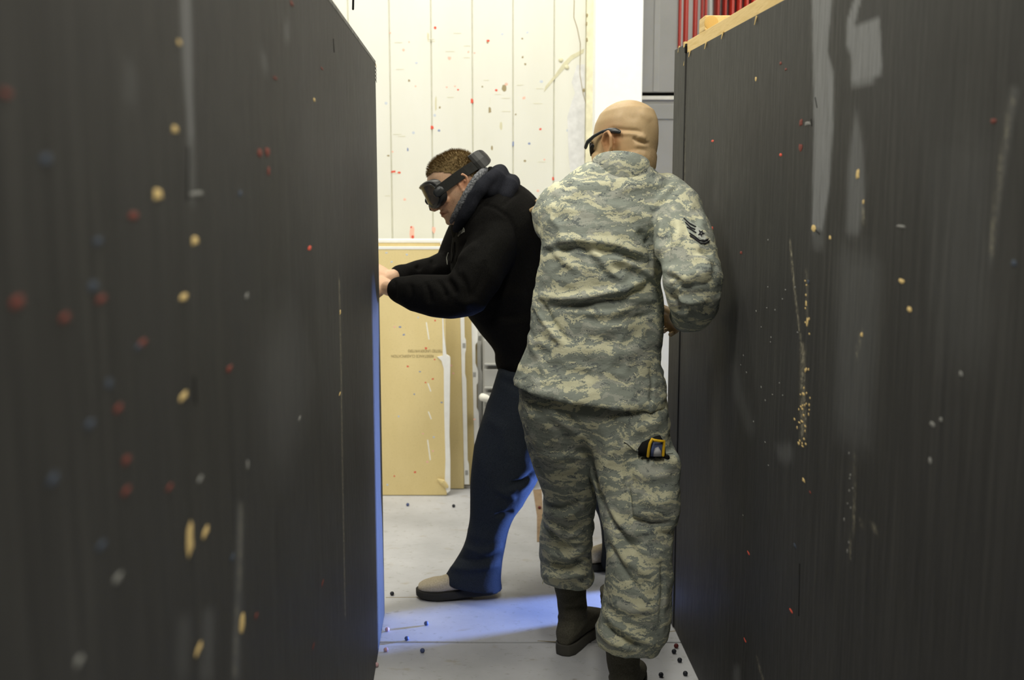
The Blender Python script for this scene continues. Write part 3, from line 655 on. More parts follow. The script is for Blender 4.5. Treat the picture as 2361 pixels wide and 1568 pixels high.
for u, v in ((1567, 112), (1580, 142), (1592, 122), (1629, 103), (1668, 79), (1745, 45)):
    a, z = Rb.hit(u, v); put('splinter', Bag().tube([Rb.pt(a, z + .006, .001), Rb.pt(a - .002, z - .012, .005)], [.0028, .0012], 5).mesh(), M['chip'], Rb.root)
a, z = Rb.hit(1575, 118); put('notch', Rb.hexa(SE - .008, SE + .003, z - .010, Rb.H - .012, -.004, .0052), M['dark'], Rb.root)
a, z = Rb.hit(1568, 112); put('split_edge', Rb.hexa(SE - .03, SE - .010, z - .006, Rb.H + .003, -.016, .0050), M['chip'], Rb.root)

# unseen plywood added behind the right barrier to narrow the work light's beam
sb = empty('barrier', (.70, 4.14, 0), 'added plywood light blocker, unseen behind the right barrier, end-on to the aisle', 'barrier')
put('plywood_face', bevel(Bag().box((.69, 4.13, .004), (.708, 4.90, 1.60)).mesh(), .002), M['panel'], sb)
for yy in (4.15, 4.84): put('stud', Bag().box((.709, yy, .004), (.80, yy + .04, 1.56)).mesh(), M['pine'], sb)
put('top_plate', Bag().box((.709, 4.14, 1.561), (.80, 4.89, 1.60)).mesh(), M['pine'], sb)
put('beam_cutoff_board', bevel(Bag().box((.69, 3.66, .80), (.708, 4.128, 1.60)).mesh(), .002), M['panel'], sb)  # added board that trims the top of the light beam

# ------------------------------------------------------------------ people
HEAD = [(-.122, .066, .010, .026), (-.112, .082, -.018, .043), (-.096, .087, -.045, .054), (-.076, .088, -.066, .0615), (-.055, .087, -.083, .067), (-.032, .087, -.093, .072), (-.006, .086, -.0985, .0755),
        (.012, .094, -.100, .0765), (.032, .093, -.1015, .0775), (.060, .085, -.0995, .0765), (.086, .068, -.090, .0685), (.104, .045, -.069, .053), (.115, .020, -.045, .032)]
def head_rings(grow=0.0, n=40):
    rings = []
    A = np.array(HEAD)
    zz = np.linspace(A[0, 0], A[-1, 0], 34)
    f, b_, w_ = (np.interp(zz, A[:, 0], A[:, k]) for k in (1, 2, 3))
    for z, fy, by, wx in zip(zz, f, b_, w_):
        c = (fy+by)/2; h = (fy-by)/2 + grow; wx = wx + grow; z2 = z*(1 + grow/.12) if z > 0 else z
        r = []
        for j in range(n):
            q = 2*math.pi*j/n; cq, sq = math.cos(q), math.sin(q); p = 2.25
            x = math.copysign(abs(cq)**(2/p), cq); y = math.copysign(abs(sq)**(2/p), sq)
            r.append(Vector((wx*x, c + h*y, z2)))
        rings.append(r)
    return rings
def add_head(bag, Mx, er=1.0):
    T = lambda p: Mx @ Vector(p)
    bag.rings([[Mx @ p for p in r] for r in head_rings()])
    R3 = Mx.to_3x3()
    B = lambda c, r, n=10: bag.ball(T(c), r, n, R3)
    # nose
    bag.tube([T((0, .088, .006)), T((0, .098, -.014)), T((0, .109, -.032)), T((0, .106, -.041))], [s_*Mx.median_scale for s_ in (.0085, .0095, .0125, .0115)], 10)
    for s in (-1, 1):
        B((s*.0125, .096, -.043), (.0085, .012, .0085), 8)          # wings
        B((s*.030, .080, .017), (.026, .014, .008), 8)               # brow
        B((s*.032, .076, -.006), (.0125, .0125, .0115), 10)          # eye
        B((s*.044, .066, -.030), (.020, .018, .016), 8)              # cheekbone
    B((0, .086, -.0625), (.023, .0105, .0052), 8); B((0, .0855, -.0755), (.021, .0105, .0062), 8)   # lips
    B((0, .078, -.104), (.022, .013, .014), 8)                        # chin
    for s in (-1, 1):
        e0 = (s*.074, -.010, -.008)
        pts = [(.0755, .004, -.020), (.079, .006, .006), (.083, -.004, .022), (.088, -.020, .024), (.090, -.029, .010), (.087, -.026, -.010), (.081, -.014, -.028), (.076, -.004, -.036), (.0745, .001, -.030)]
        pts = [(a + (er - 1)*.03*(a > .077), -.01 + (b_ + .01)*er, c*er - (er - 1)*.045) for a, b_, c in pts]
        bag.tube([T((s*a, b_, c)) for a, b_, c in pts], [k*Mx.median_scale*er for k in (.0035, .004, .0042, .0045, .0045, .0042, .0055, .006, .004)], 8)
        bag.add(*plate([T((s*a*.985, b_, c)) for a, b_, c in pts], T((s*.076, -.012, -.002)), R3 @ Vector((s*.0035, 0, 0))))
        bag.tube([T((s*.076, -.004, -.006)), T((s*.082, -.015, .012)), T((s*.083, -.019, -.004))], .0032, 6)
def plate(rim, c, off):
    n = len(rim); v = [p for p in rim] + [p - off*2 for p in rim] + [c, c - off*2]
    f = []
    for i in range(n):
        j = (i+1) % n; f += [(i, j, 2*n), (n+j, n+i, 2*n+1), (j, i, n+i, n+j)]
    return v, f
def add_hand(bag, Mx, curl=(.5, .5, .5, .5), spread=.06, thumb=(.55, .75, -.25), s=1.0):
    """hand at its wrist: +x to the fingers, +y thumb side, +z back of the hand"""
    T = lambda p: Mx @ Vector(p); k = s
    secs = [(-.012, .026, .019), (.006, .029, .018), (.03, .036, .0165), (.06, .041, .0155), (.084, .041, .0135), (.092, .036, .010)]
    rings = []
    for x, w_, t in secs:
        rings.append([T((x, w_*math.cos(q), t*math.sin(q) - .002*(x > .03))) for q in (2*math.pi*j/16 for j in range(16))])
    bag.rings(rings)
    for i, (by, L) in enumerate(zip((.0315, .0108, -.0105, -.0305), (.073, .081, .075, .060))):
        d = Vector((1, (by/.03)*spread, 0)).normalized(); p = Vector((.084 - .006*(i == 3), by, -.001)); pts = [p - d*.02, p]
        ang = 0
        for seg, frac in zip((.44, .31, .25), (.85, 1.15, .8)):
            ang += curl[i]*frac
            p = p + (d*math.cos(ang) + Vector((0, 0, -1))*math.sin(ang))*L*seg; pts.append(p)
        bag.tube([T(q) for q in pts], [x*k for x in (.0085, .0092, .0086, .0078, .0066)], 10)
    p = Vector((.022, .026, -.006)); d = Vector(thumb).normalized(); d2 = (d + Vector((.55, -.15, -.3))).normalized()
    bag.tube([T(p - d*.012), T(p), T(p + d*.036), T(p + d*.036 + d2*.030), T(p + d*.036 + d2*.052)], [x*k for x in (.012, .0135, .0112, .0098, .0076)], 10)
def frame(o, x, z, s=1.0):
    """matrix with local x along x, local z near z, origin o"""
    x = Vector(x).normalized(); z = Vector(z); z = (z - x*z.dot(x)).normalized(); y = z.cross(x)
    m = Matrix((x*s, y*s, z*s)).transposed().to_4x4(); m.translation = o; return m
def face_frame(c, yaw, pitch, roll, s=1.0):
    """head axes: x to the wearer's right, y forward, z up. yaw 0 = looking away (+Y), positive turns left; pitch down positive; roll to the right positive"""
    return Matrix.Translation(c) @ Matrix.Rotation(yaw, 4, 'Z') @ Matrix.Rotation(roll, 4, 'Y') @ Matrix.Rotation(-pitch, 4, 'X') @ Matrix.Scale(s, 4)
def paint_attr(me, name, pts, local=None):
    """soft spots: (centre, radius, strength)"""
    c = coords(me); v = np.zeros(len(c))
    for p, r, k in pts: v = np.maximum(v, k*np.exp(-(((c - np.array(p))**2).sum(1))/(r*r)))
    a = me.attributes.new(name, 'FLOAT', 'POINT'); a.data.foreach_set('value', v)
def to_parent(e):
    return e
def bvh(o):
    me = o.data; return BVHTree.FromPolygons([v.co.copy() for v in me.vertices], [tuple(p.vertices) for p in me.polygons])
def hits(tree, px, off=.0015):
    out = []
    for u, v in px:
        loc, n, i, d = tree.ray_cast(ORG, ray(u, v))
        out.append((loc + n*off) if loc is not None else None)
    return out
def drape(name, tree, px, r, mat, parent, flat=1.0, n=6, off=.001):
    """a thin cord of stitching or webbing laid on the cloth"""
    pts = []
    for i in range(len(px)-1):
        for k in range(4): pts.append((px[i][0] + (px[i+1][0]-px[i][0])*k/4, px[i][1] + (px[i+1][1]-px[i][1])*k/4))
    pts.append(px[-1]); q = [p for p in hits(tree, pts, off) if p is not None]
    if len(q) < 2: return None
    return put(name, Bag().tube(q, r, n, flat).mesh(), mat, parent, True)
def drape_poly(name, tree, px, mat, parent, off=.002, th=.0015):
    q = [p for p in hits(tree, px, off)]
    if any(p is None for p in q): return None
    n = len(q); nrm = Vector((0, 0, 0))
    c = sum(q, Vector())/n
    loc, nn, i, d = tree.find_nearest(c); bk = [p - nn*(th + off) for p in q]; c = c + nn*.001
    b = Bag().add(q + bk + [c], [(i, (i+1) % n, 2*n) for i in range(n)] + [(i, n+i, n+(i+1) % n, (i+1) % n) for i in range(n)])
    me = b.mesh(); bm = bmesh.new(); bm.from_mesh(me); bmesh.ops.recalc_face_normals(bm, faces=bm.faces); bm.to_mesh(me); bm.free()
    return put(name, me, mat, parent)
def garment(name, bag, vox, mat, parent, lines, sm=4, wr=(), gate=.3):
    me = smooth(remesh(bag.mesh(), vox), sm)
    for a in wr: wrinkle(me, *a)
    if lines: folds(me, lines, gate)
    smooth(me, 1, .4)
    return put(name, me, mat, parent, True)
def arm(pts):   # (u, v, Y, radius)
    return [P(u, v, Y) for u, v, Y, r in pts], [r for *_, r in pts]
def shrink(pts, k): return [(u, v, Y, r*k) for u, v, Y, r in pts]
def shrink_s(secs, k):
    out = []
    for l, r, Y, a, b_ in secs:
        cx, cy = (l[0]+r[0])/2, (l[1]+r[1])/2
        out.append(((cx+(l[0]-cx)*k, cy+(l[1]-cy)*k), (cx+(r[0]-cx)*k, cy+(r[1]-cy)*k), Y, a*k, b_*k))
    return out
def boot(bag_up, bag_sole, o, yaw, s=1.0, shaft=.24, ankle=.048, lean=(0, 0), heel=.0):
    """a boot or shoe standing at o (heel), toe along yaw (0 = +Y, positive turns right)"""
    fx = Vector((math.sin(yaw), math.cos(yaw), 0)); sx = Vector((math.cos(yaw), -math.sin(yaw), 0))
    pt = lambda a, b_, z: Vector(o) + fx*a*s + sx*b_*s + Vector((0, 0, z*s + heel*max(0, (.2-a)/.2)))
    # foot sections along its length: a, half width, bottom, top
    secs = [(-.012, .020, .030, .075), (.0, .030, .026, .098), (.03, .0355, .025, .115), (.07, .036, .025, .118), (.11, .037, .026, .108), (.15, .042, .026, .090), (.19, .046, .026, .075), (.225, .045, .027, .068), (.255, .037, .028, .060), (.272, .022, .031, .050)]
    rings = []
    for a, w_, z0, z1 in secs:
        r = []
        for j in range(16):
            q = 2*math.pi*j/16; c, sn = math.cos(q), math.sin(q)
            r.append(pt(a, w_*math.copysign(abs(c)**.8, c), (z0+z1)/2 + (z1-z0)/2*math.copysign(abs(sn)**.85, sn)))
        rings.append(r)
    bag_up.rings(rings)
    if shaft:
        rr = [ (.06, .052, .040, .075), (.058, .053, .041, .11), (.052, .052, .0435, .15), (.046, .055, .047, .19), (.042, .058, .050, shaft), (.040, .060, .052, shaft + .04)]
        rings = []
        for a, l_, w_, z in rr:
            k = max(0, (z-.1)); off = Vector((lean[0]*k, lean[1]*k, 0))
            rings.append([pt(a + l_*math.cos(q), w_*math.sin(q), z) + off for q in (2*math.pi*j/18 for j in range(18))][::-1])
        bag_up.rings(rings)
    # sole outline
    out = [(-.018, .0), (-.012, .022), (.01, .034), (.06, .036), (.10, .036), (.15, .044), (.20, .049), (.235, .047), (.265, .036), (.280, .015), (.283, 0)]
    prof = out + [(a, -b_) for a, b_ in out[::-1][1:-1]]
    def lift(a): return .010*max(0, (a-.21)/.07)
    lo = [pt(a, b_*.97, .001 + lift(a)) for a, b_ in prof]; mid = [pt(a, b_, .012 + lift(a)) for a, b_ in prof]; hi = [pt(a, b_*.97, (.034 if a < .08 else .030) + lift(a)*.6) for a, b_ in prof]
    bag_sole.rings([lo[::-1], mid[::-1], hi[::-1]])

# ---------- the man in camouflage
ps = empty('person', FL(1400, 1560), 'bald person seen from behind in grey-green camouflage uniform and sage boots', 'person')
HC = P(1441, 332, 3.25)
HM = face_frame(HC, math.radians(43), math.radians(9), math.radians(6), 1.005)
rarm = [(1530, 452, 3.22, .066), (1553, 485, 3.17, .077), (1572, 540, 3.09, .0785), (1588, 600, 3.01, .0765), (1597, 645, 2.96, .0755), (1597, 682, 2.985, .070)]
rfore = [(1598, 670, 2.97, .068), (1601, 704, 3.03, .062), (1596, 716, 3.11, .054), (1580, 726, 3.20, .044)]
larm = [(1300, 470, 3.22, .066), (1284, 500, 3.26, .070), (1278, 508, 3.42, .064), (1275, 506, 3.58, .056), (1272, 492, 3.70, .046), (1272, 486, 3.78, .038)]
torso = [((1358, 376), (1498, 384), 3.20, .08, .07), ((1322, 400), (1535, 410), 3.21, .10, .09), ((1284, 426), (1562, 440), 3.22, .115, .105), ((1252, 462), (1565, 478), 3.22, .125, .12), ((1240, 510), (1553, 530), 3.215, .135, .125), ((1250, 565), (1530, 590), 3.21, .135, .125),
         ((1244, 625), (1522, 645), 3.20, .128, .125), ((1232, 680), (1526, 700), 3.195, .122, .125), ((1227, 730), (1526, 755), 3.19, .120, .125), ((1216, 790), (1521, 822), 3.185, .122, .125), ((1200, 840), (1530, 872), 3.18, .128, .13), ((1187, 876), (1534, 922), 3.17, .146, .145), ((1184, 887), (1535, 940), 3.168, .152, .15)]
bb = Bag(); add_head(bb, HM, 1.22)
bb.ball(HM @ Vector((-.044, .050, -.048)), (.026, .032, .036), 12, HM.to_3x3()); bb.ball(HM @ Vector((-.046, .036, -.078)), (.022, .030, .026), 12, HM.to_3x3()); bb.ball(HM @ Vector((.044, .046, -.055)), (.024, .030, .034), 12, HM.to_3x3())
neck0, neck1 = HM @ Vector((0, -.035, -.05)), P(1432, 420, 3.21)
bb.tube([neck0, (neck0+neck1)/2 + Vector((.004, -.01, 0)), neck1, P(1428, 470, 3.21)], [.064, .062, .060, .055], 22)
bb.ball(HM @ Vector((.0, -.056, -.050)), (.052, .030, .034), 14, HM.to_3x3())
bb.slices(densify(shrink_s(torso[1:], .80), 2), 26)
for a_, k in ((rarm, .62), (rfore, .62), (larm, .62)): bb.tube(*arm(shrink(a_, k)), 14)
hr = frame(P(1566, 732, 3.26), P(1540, 742, 3.40) - P(1566, 732, 3.26), Vector((.75, -.2, .6)))
bb.tube([P(1578, 728, 3.20), P(1566, 732, 3.26)], .03, 12); add_hand(bb, hr, (1.15, 1.2, 1.25, 1.3))
hl0, hl1 = P(1272, 474, 3.84), P(1256, 450, 4.03)
hl = frame(hl0, hl1 - hl0, Vector((-.1, -.35, 1)))
bb.tube([P(1272, 486, 3.78), hl0], .028, 12); add_hand(bb, hl, (.08, .08, .1, .15), .05, (.5, -.8, -.2) if False else (.55, .75, -.2))
legL = [((1196, 880), (1392, 900), 3.20, .11, .11), ((1198, 935), (1392, 960), 3.20, .125, .12), ((1207, 985), (1390, 1010), 3.215, .125, .12), ((1222, 1050), (1384, 1070), 3.25, .11, .11), ((1246, 1110), (1378, 1120), 3.29, .098, .10), ((1257, 1150), (1373, 1160), 3.33, .09, .092), ((1251, 1195), (1368, 1205), 3.37, .088, .09), ((1247, 1245), (1362, 1255), 3.41, .088, .088), ((1246, 1290), (1362, 1300), 3.44, .086, .086), ((1246, 1320), (1370, 1330), 3.46, .088, .088), ((1256, 1334), (1360, 1345), 3.465, .076, .076)]
legR = [((1345, 895), (1540, 940), 3.18, .12, .12), ((1340, 950), (1541, 975), 3.17, .13, .125), ((1345, 1010), (1546, 1015), 3.16, .128, .12), ((1360, 1080), (1552, 1075), 3.14, .115, .112), ((1378, 1150), (1554, 1150), 3.11, .105, .105), ((1393, 1220), (1550, 1220), 3.08, .098, .10), ((1399, 1290), (1549, 1290), 3.06, .095, .098), ((1396, 1360), (1547, 1360), 3.05, .094, .096), ((1386, 1415), (1543, 1420), 3.05, .095, .095), ((1376, 1455), (1534, 1465), 3.05, .096, .095), ((1374, 1478), (1512, 1500), 3.05, .088, .088)]
pelvis = [((1205, 850), (1530, 870), 3.185, .115, .12), ((1197, 900), (1538, 925), 3.185, .125, .128), ((1200, 950), (1538, 965), 3.19, .128, .128), ((1215, 1000), (1535, 1010), 3.195, .11, .11), ((1260, 1035), (1480, 1045), 3.20, .07, .07)]
for L_ in (legL, legR): bb.slices(densify(shrink_s(L_[1:], .62), 2), 18)
body = smooth(remesh(bb.mesh(), .0034), 2)
folds(body, [([(1408, 296), (1440, 300), (1468, 302), (1482, 306)], -.0042, 4.5), ([(1420, 309), (1450, 308), (1478, 312), (1492, 316)], .0032, 5), ([(1458, 318), (1474, 326), (1488, 331), (1498, 330)], -.0065, 3.6), ([(1468, 316), (1490, 320)], .004, 5), ([(1462, 335), (1492, 338)], .003, 6), ([(1436, 266), (1460, 270), (1476, 262)], -.002, 9), ([(1476, 252), (1500, 280)], .002, 9), ([(1400, 297), (1418, 297)], -.001, 4)])
ec = HM @ Vector((-.083, -.012, 0)); er = HM @ Vector((.083, -.012, 0))
paint_attr(body, 'blush', [(ec, .042, 1.0), (er, .042, .9), (P(1430, 352, 3.15), .05, .45)]); paint_attr(body, 'stubble_and_shade', [(P(1506, 336, 3.2), .030, .6), (P(1497, 372, 3.2), .045, .75)])  # right neck: stubble plus the shade lying there, both painted dark
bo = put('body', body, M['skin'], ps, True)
# jacket
jb = Bag().slices(densify(torso, 3), 40)
for a_ in (rarm, rfore, larm): jb.tube(*arm(a_), 20)
jl = []
f = lambda *pts, a=.008, w=7: jl.append((list(pts), a*1.5, w))
# ridges (+) and creases (-) of the back
f((1250, 566), (1330, 552), (1410, 560), (1480, 585), (1515, 600), a=.009, w=12); f((1252, 582), (1330, 570), (1420, 580), (1500, 612), a=-.010, w=8)
f((1352, 560), (1385, 595), (1405, 625), (1440, 650), a=.008, w=8); f((1340, 568), (1372, 606), (1395, 640), a=-.008, w=6)
f((1262, 560), (1300, 600), (1335, 625), a=.006, w=9); f((1400, 590), (1460, 610), (1512, 640), a=.007, w=9); f((1410, 610), (1470, 630), (1515, 660), a=-.007, w=7)
f((1240, 682), (1300, 690), (1370, 684), (1440, 668), (1512, 632), a=.011, w=11); f((1262, 704), (1340, 702), (1420, 690), (1500, 655), a=-.012, w=9)
f((1244, 690), (1270, 740), (1310, 790), a=-.008, w=7); f((1232, 700), (1258, 745), (1300, 800), a=.007, w=8); f((1420, 668), (1470, 690), (1520, 690), a=.006, w=9)
f((1300, 740), (1380, 760), (1470, 740), a=.004, w=14); f((1320, 720), (1400, 724), (1480, 700), a=.006, w=9); f((1400, 742), (1460, 738), (1515, 720), a=-.006, w=8)
f((1220, 830), (1300, 852), (1370, 870), a=-.004, w=12); f((1330, 800), (1410, 820), (1500, 800), a=.004, w=16); f((1215, 780), (1245, 830), (1262, 880), a=.004, w=10)
f((1300, 440), (1380, 425), (1470, 432), a=.003, w=14); f((1380, 470), (1440, 480), (1520, 520), a=.003, w=12); f((1266, 500), (1290, 520), (1300, 560), a=.005, w=8)
f((1500, 838), (1505, 880), (1500, 935), a=-.004, w=4)
# armhole seam and sleeve folds
f((1566, 428), (1538, 452), (1514, 478), (1502, 520), (1496, 570), (1504, 630), a=-.009, w=4); f((1560, 420), (1530, 446), (1506, 474), a=.003, w=5)
f((1472, 530), (1490, 555), (1500, 575), a=-.012, w=9)
f((1518, 500), (1530, 520), (1520, 560), (1512, 620), a=.007, w=8); f((1532, 500), (1540, 540), (1536, 600), a=-.008, w=7)
f((1560, 500), (1566, 530), (1560, 570), a=.006, w=10); f((1570, 475), (1598, 492), (1612, 520), a=-.006, w=9); f((1585, 470), (1608, 500), a=.004, w=8)
f((1535, 640), (1555, 640), (1570, 655), a=-.010, w=8); f((1520, 618), (1548, 624), (1572, 640), (1600, 650), a=.006, w=9); f((1535, 655), (1580, 664), (1630, 655), (1650, 640), a=-.004, w=3.5)
f((1600, 590), (1626, 600), (1640, 630), a=.006, w=9); f((1612, 575), (1640, 590), a=-.006, w=7); f((1560, 690), (1590, 698), (1630, 690), a=.007, w=8); f((1548, 680), (1570, 705), (1590, 712), a=-.009, w=6); f((1644, 610), (1650, 640), a=-.005, w=5)
f((1560, 712), (1600, 722), (1636, 712), a=-.007, w=6)
jk = garment('jacket', jb, .0058, M['abu'], ps, jl, 4, ((.0045, 8, 3, (1, 1, 1.7)), (.0030, 19, 5, (1, 1, 1.5))))
# collar: a raised band round the neck
cc = [(P(1388, 352, 3.10), P(1498, 382, 3.12))]
ring_top, ring_bot = [], []
ct = P(1434, 378, 3.19); cxv = P(1496, 392, 3.19) - P(1366, 372, 3.19)
for j in range(36):
    q = 2*math.pi*j/36
    dx, dy = math.cos(q), math.sin(q)
    base = ct + cxv*.53*dx + Vector((0, .080*dy, 0))
    top = P(1432, 370, 3.18) + (P(1497, 386, 3.18) - P(1366, 376, 3.18))*.5*dx + Vector((0, .074*dy, 0)) + Vector((0, 0, .030*max(0, -dy) - .012*max(0, dy)))
    ring_bot.append(base + Vector((0, 0, -.055))); ring_top.append(top)
inn = [ring_top[j]*1.0 + (ct - ring_top[j])*.07 for j in range(36)]; innb = [ring_bot[j] + (ct - ring_bot[j])*.10 for j in range(36)]
mid = [(a+b_)/2 + ((a+b_)/2 - ct).normalized()*.004 for a, b_ in zip(ring_bot, ring_top)]
cb_ = Bag(); cb_.rings([ring_bot, mid, ring_top, inn, innb], False)
cme = cb_.mesh(); cme = smooth(cme, 1, .3)
put('collar', bevel(cme, .002, 1, 60), M['abu'], ps, True)
# trousers
tb = Bag().slices(densify(pelvis, 2), 36).slices(densify(legL, 3), 30).slices(densify(legR, 3), 30)
tb.slices([((1452, 1040), (1557, 1038), 3.10, .085, .06), ((1446, 1060), (1562, 1058), 3.09, .088, .06), ((1440, 1130), (1563, 1128), 3.075, .092, .06), ((1446, 1180), (1560, 1180), 3.07, .088, .06), ((1460, 1202), (1552, 1202), 3.075, .078, .05)], 24, 3.2)
jl = []
f((1340, 1010), (1358, 1060), (1372, 1120), (1390, 1190), a=-.012, w=6); f((1300, 935), (1330, 975), (1345, 1010), a=-.005, w=7); f((1230, 930), (1280, 960), (1330, 1000), a=.004, w=10)
f((1250, 1175), (1300, 1190), (1350, 1165), a=.008, w=9); f((1250, 1160), (1290, 1172), (1345, 1148), a=-.008, w=7); f((1256, 1215), (1290, 1250), (1320, 1262), a=-.008, w=6); f((1262, 1205), (1300, 1236), (1345, 1228), a=.007, w=8)
f((1262, 1275), (1310, 1286), (1352, 1262), a=.007, w=8); f((1258, 1300), (1310, 1306), (1355, 1285), a=-.008, w=7); f((1250, 1325), (1300, 1330), (1366, 1318), a=.008, w=8)
f((1380, 1130), (1410, 1200), (1440, 1240), (1480, 1290), a=-.007, w=6); f((1392, 1150), (1430, 1210), (1480, 1250), a=.006, w=8); f((1400, 1220), (1440, 1290), (1500, 1330), a=.006, w=9); f((1404, 1250), (1440, 1320), (1480, 1370), a=-.007, w=7)
f((1390, 1400), (1420, 1440), (1470, 1470), (1512, 1490), a=.008, w=8); f((1384, 1432), (1420, 1466), (1480, 1492), a=-.009, w=6); f((1378, 1450), (1410, 1480), (1460, 1500), a=.008, w=7); f((1400, 1385), (1460, 1410), (1520, 1400), a=.005, w=10)
f((1420, 960), (1470, 985), (1530, 970), a=.004, w=10); f((1440, 1020), (1470, 1042), (1480, 1046), a=.005, w=5); f((1440, 1060), (1446, 1120), (1455, 1195), (1500, 1210), (1556, 1204), a=-.008, w=4); f((1460, 1090), (1510, 1100), (1550, 1095), a=.004, w=12); f((1470, 1150), (1520, 1160), (1552, 1150), a=.004, w=12)
f((1526, 1290), (1530, 1360), (1522, 1440), a=-.006, w=4); f((1212, 1010), (1235, 1060), (1260, 1120), a=-.004, w=4); f((1265, 1060), (1320, 1050), (1350, 1060), a=.004, w=9); f((1270, 1100), (1330, 1092), a=-.003, w=8)
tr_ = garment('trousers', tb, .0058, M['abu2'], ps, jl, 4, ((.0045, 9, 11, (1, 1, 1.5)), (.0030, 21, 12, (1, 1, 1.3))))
tt = bvh(tr_)
drape('pocket_edge', tt, [(1440, 1018), (1462, 1036), (1478, 1045), (1505, 1046), (1530, 1048), (1550, 1046)], .0022, M['abu'], tr_, 1, 6, .002)
for u, v in ((1505, 1054), (1537, 1056)):
    q = hits(tt, [(u, v)], .0015)[0]
    if q is not None: put('button', Bag().ball(q, (.0085, .004, .0085), 8).mesh(), M['dark'], tr_, True)
dr = drape('drawcord', tt, [(1252, 1326), (1254, 1334)], .002, M['abu2'], tr_)
put('drawcord_end', Bag().tube([P(1254, 1332, 3.40), P(1251, 1346, 3.395)], .0016, 6).mesh(), M['abu2'], tr_)
# rank patch on the sleeve
jt = bvh(jk)
pa = put('rank_patch', Bag().add([Vector((0, 0, 0))], []).mesh(), M['patch'], ps)
bpatch = drape_poly('patch_ground', jt, [(1577, 505), (1591, 512), (1606, 520), (1610, 526), (1622, 542), (1630, 556), (1634, 556), (1632, 561), (1624, 563), (1614, 560), (1600, 549), (1588, 537), (1581, 520)], M['patch'], pa, .0022)
for px in ([(1577, 506), (1590, 518), (1603, 525)], [(1580, 515), (1591, 526), (1602, 531)], [(1584, 526), (1594, 532), (1604, 539)], [(1590, 540), (1600, 546), (1612, 556), (1623, 558), (1631, 553)], [(1591, 545), (1603, 553), (1614, 562), (1625, 563), (1634, 557)]):
    drape('stripe', jt, px, .0019, M['patchd'], pa, 1, 6, .0036)
drape_poly('disc', jt, [(1602, 527), (1607, 526), (1612, 528), (1620, 540), (1627, 551), (1624, 555), (1617, 554), (1609, 548), (1603, 538)], plain('patch_disc', (.46, .48, .44), .9), pa, .0042)
sc_, sr = (1615, 540.5), 7.5
for k in range(5):
    a = math.radians(72*k - 60); q0 = (sc_[0] + sr*math.cos(a), sc_[1] + sr*math.sin(a)*1.1)
    a1, a2 = a + .62, a - .62
    drape_poly('star_point', jt, [q0, (sc_[0] + 2.9*math.cos(a1), sc_[1] + 2.9*math.sin(a1)), (sc_[0] + 1.6*math.cos(a), sc_[1] + 1.6*math.sin(a)), (sc_[0] + 2.9*math.cos(a2), sc_[1] + 2.9*math.sin(a2))], M['patchd'], pa, .0062, .0008)
# boots
for nm, o, yaw, ln in (('L', FL(1302, 1512) + Vector((0, .012, 0)), math.radians(27), (-.03, .1)), ('R', Vector((.312, 3.03, 0)), math.radians(12), (-.05, .12))):
    u_, s_ = Bag(), Bag(); boot(u_, s_, o, yaw, 1.08, .30, lean=ln)
    me = smooth(remesh(u_.mesh(), .0052), 3); wrinkle(me, .0032, 13, 4, (1, 1, 2.6))
    if nm == 'L': folds(me, [([(1300, 1395), (1330, 1382), (1345, 1370)], .004, 5), ([(1305, 1405), (1340, 1395), (1352, 1400)], -.005, 5), ([(1275, 1360), (1310, 1366), (1338, 1356)], .003, 6), ([(1272, 1420), (1310, 1424), (1340, 1405)], .003, 6)])
    ob = put('boot', me, M['boot'], ps, True)
    put('boot_sole', bevel(s_.mesh(), .003, 2), M['soleg'], ob, True)
# sunglasses
sg = put('sunglasses', Bag().add([Vector((0, 0, 0))], []).mesh(), M['plastic'], ps)
T = lambda *p: HM @ Vector(p)
for s in (-1, 1):
    put('temple_arm', Bag().tube([T(s*.072, .085, -.002), T(s*.0795, .070, .008), T(s*.084, .040, .019), T(s*.0855, .010, .025), T(s*.085, -.015, .025), T(s*.0825, -.036, .020), T(s*.079, -.048, .015)], [.0075, .0075, .0052, .0046, .007, .0085, .006], 10, .55).mesh(), M['plastic'], sg, True)
    pts = [T(s*x, .104 - 7.2*x*x*.9, z) for x, z in ((.006, .008), (.03, .014), (.058, .012), (.074, .004), (.070, -.016), (.050, -.026), (.026, -.022), (.010, -.010))]
    c = sum(pts, Vector())/len(pts) + (HM.to_3x3() @ Vector((s*.004, .006, 0)))
    put('lens', Bag().add(*plate(pts, c, HM.to_3x3() @ Vector((0, .0012, 0)))).mesh(), M['plastic'], sg, True)
put('bridge', Bag().tube([T(-.012, .104, .008), T(0, .108, .010), T(.012, .104, .008)], .004, 8).mesh(), M['plastic'], sg, True)
# thing in the cargo pocket
sp = empty('safety_glasses', P(1510, 1035, 3.02), 'yellow framed safety glasses with a black strap tucked in the cargo pocket', 'glasses')
YG = 2.995
put('frame', Bag().tube([P(1494, 1052, YG), P(1496, 1036, YG - .006), P(1499, 1022, YG - .008), (P(1504, 1012, YG - .008)), P(1508, 1015, YG - .009), P(1520, 1017, YG - .007), P(1531, 1017, YG), P(1530, 1035, YG), P(1529, 1050, YG)], .0042, 8).mesh(), M['yellow'], sp, True)
put('lens', Bag().slices([((1500, 1052), (1529, 1052), YG + .006, .004, .004), ((1501, 1036), (1529, 1036), YG + .004, .005, .004), ((1506, 1020), (1529, 1020), YG + .003, .004, .004)], 14).mesh(), M['ball'], sp, True)
put('lens_cloth', Bag().slices([((1506, 1052), (1527, 1052), YG, .004, .004), ((1507, 1042), (1524, 1040), YG - .003, .006, .004), ((1510, 1033), (1518, 1030), YG - .001, .004, .004)], 12).mesh(), M['silver'], sp, True)
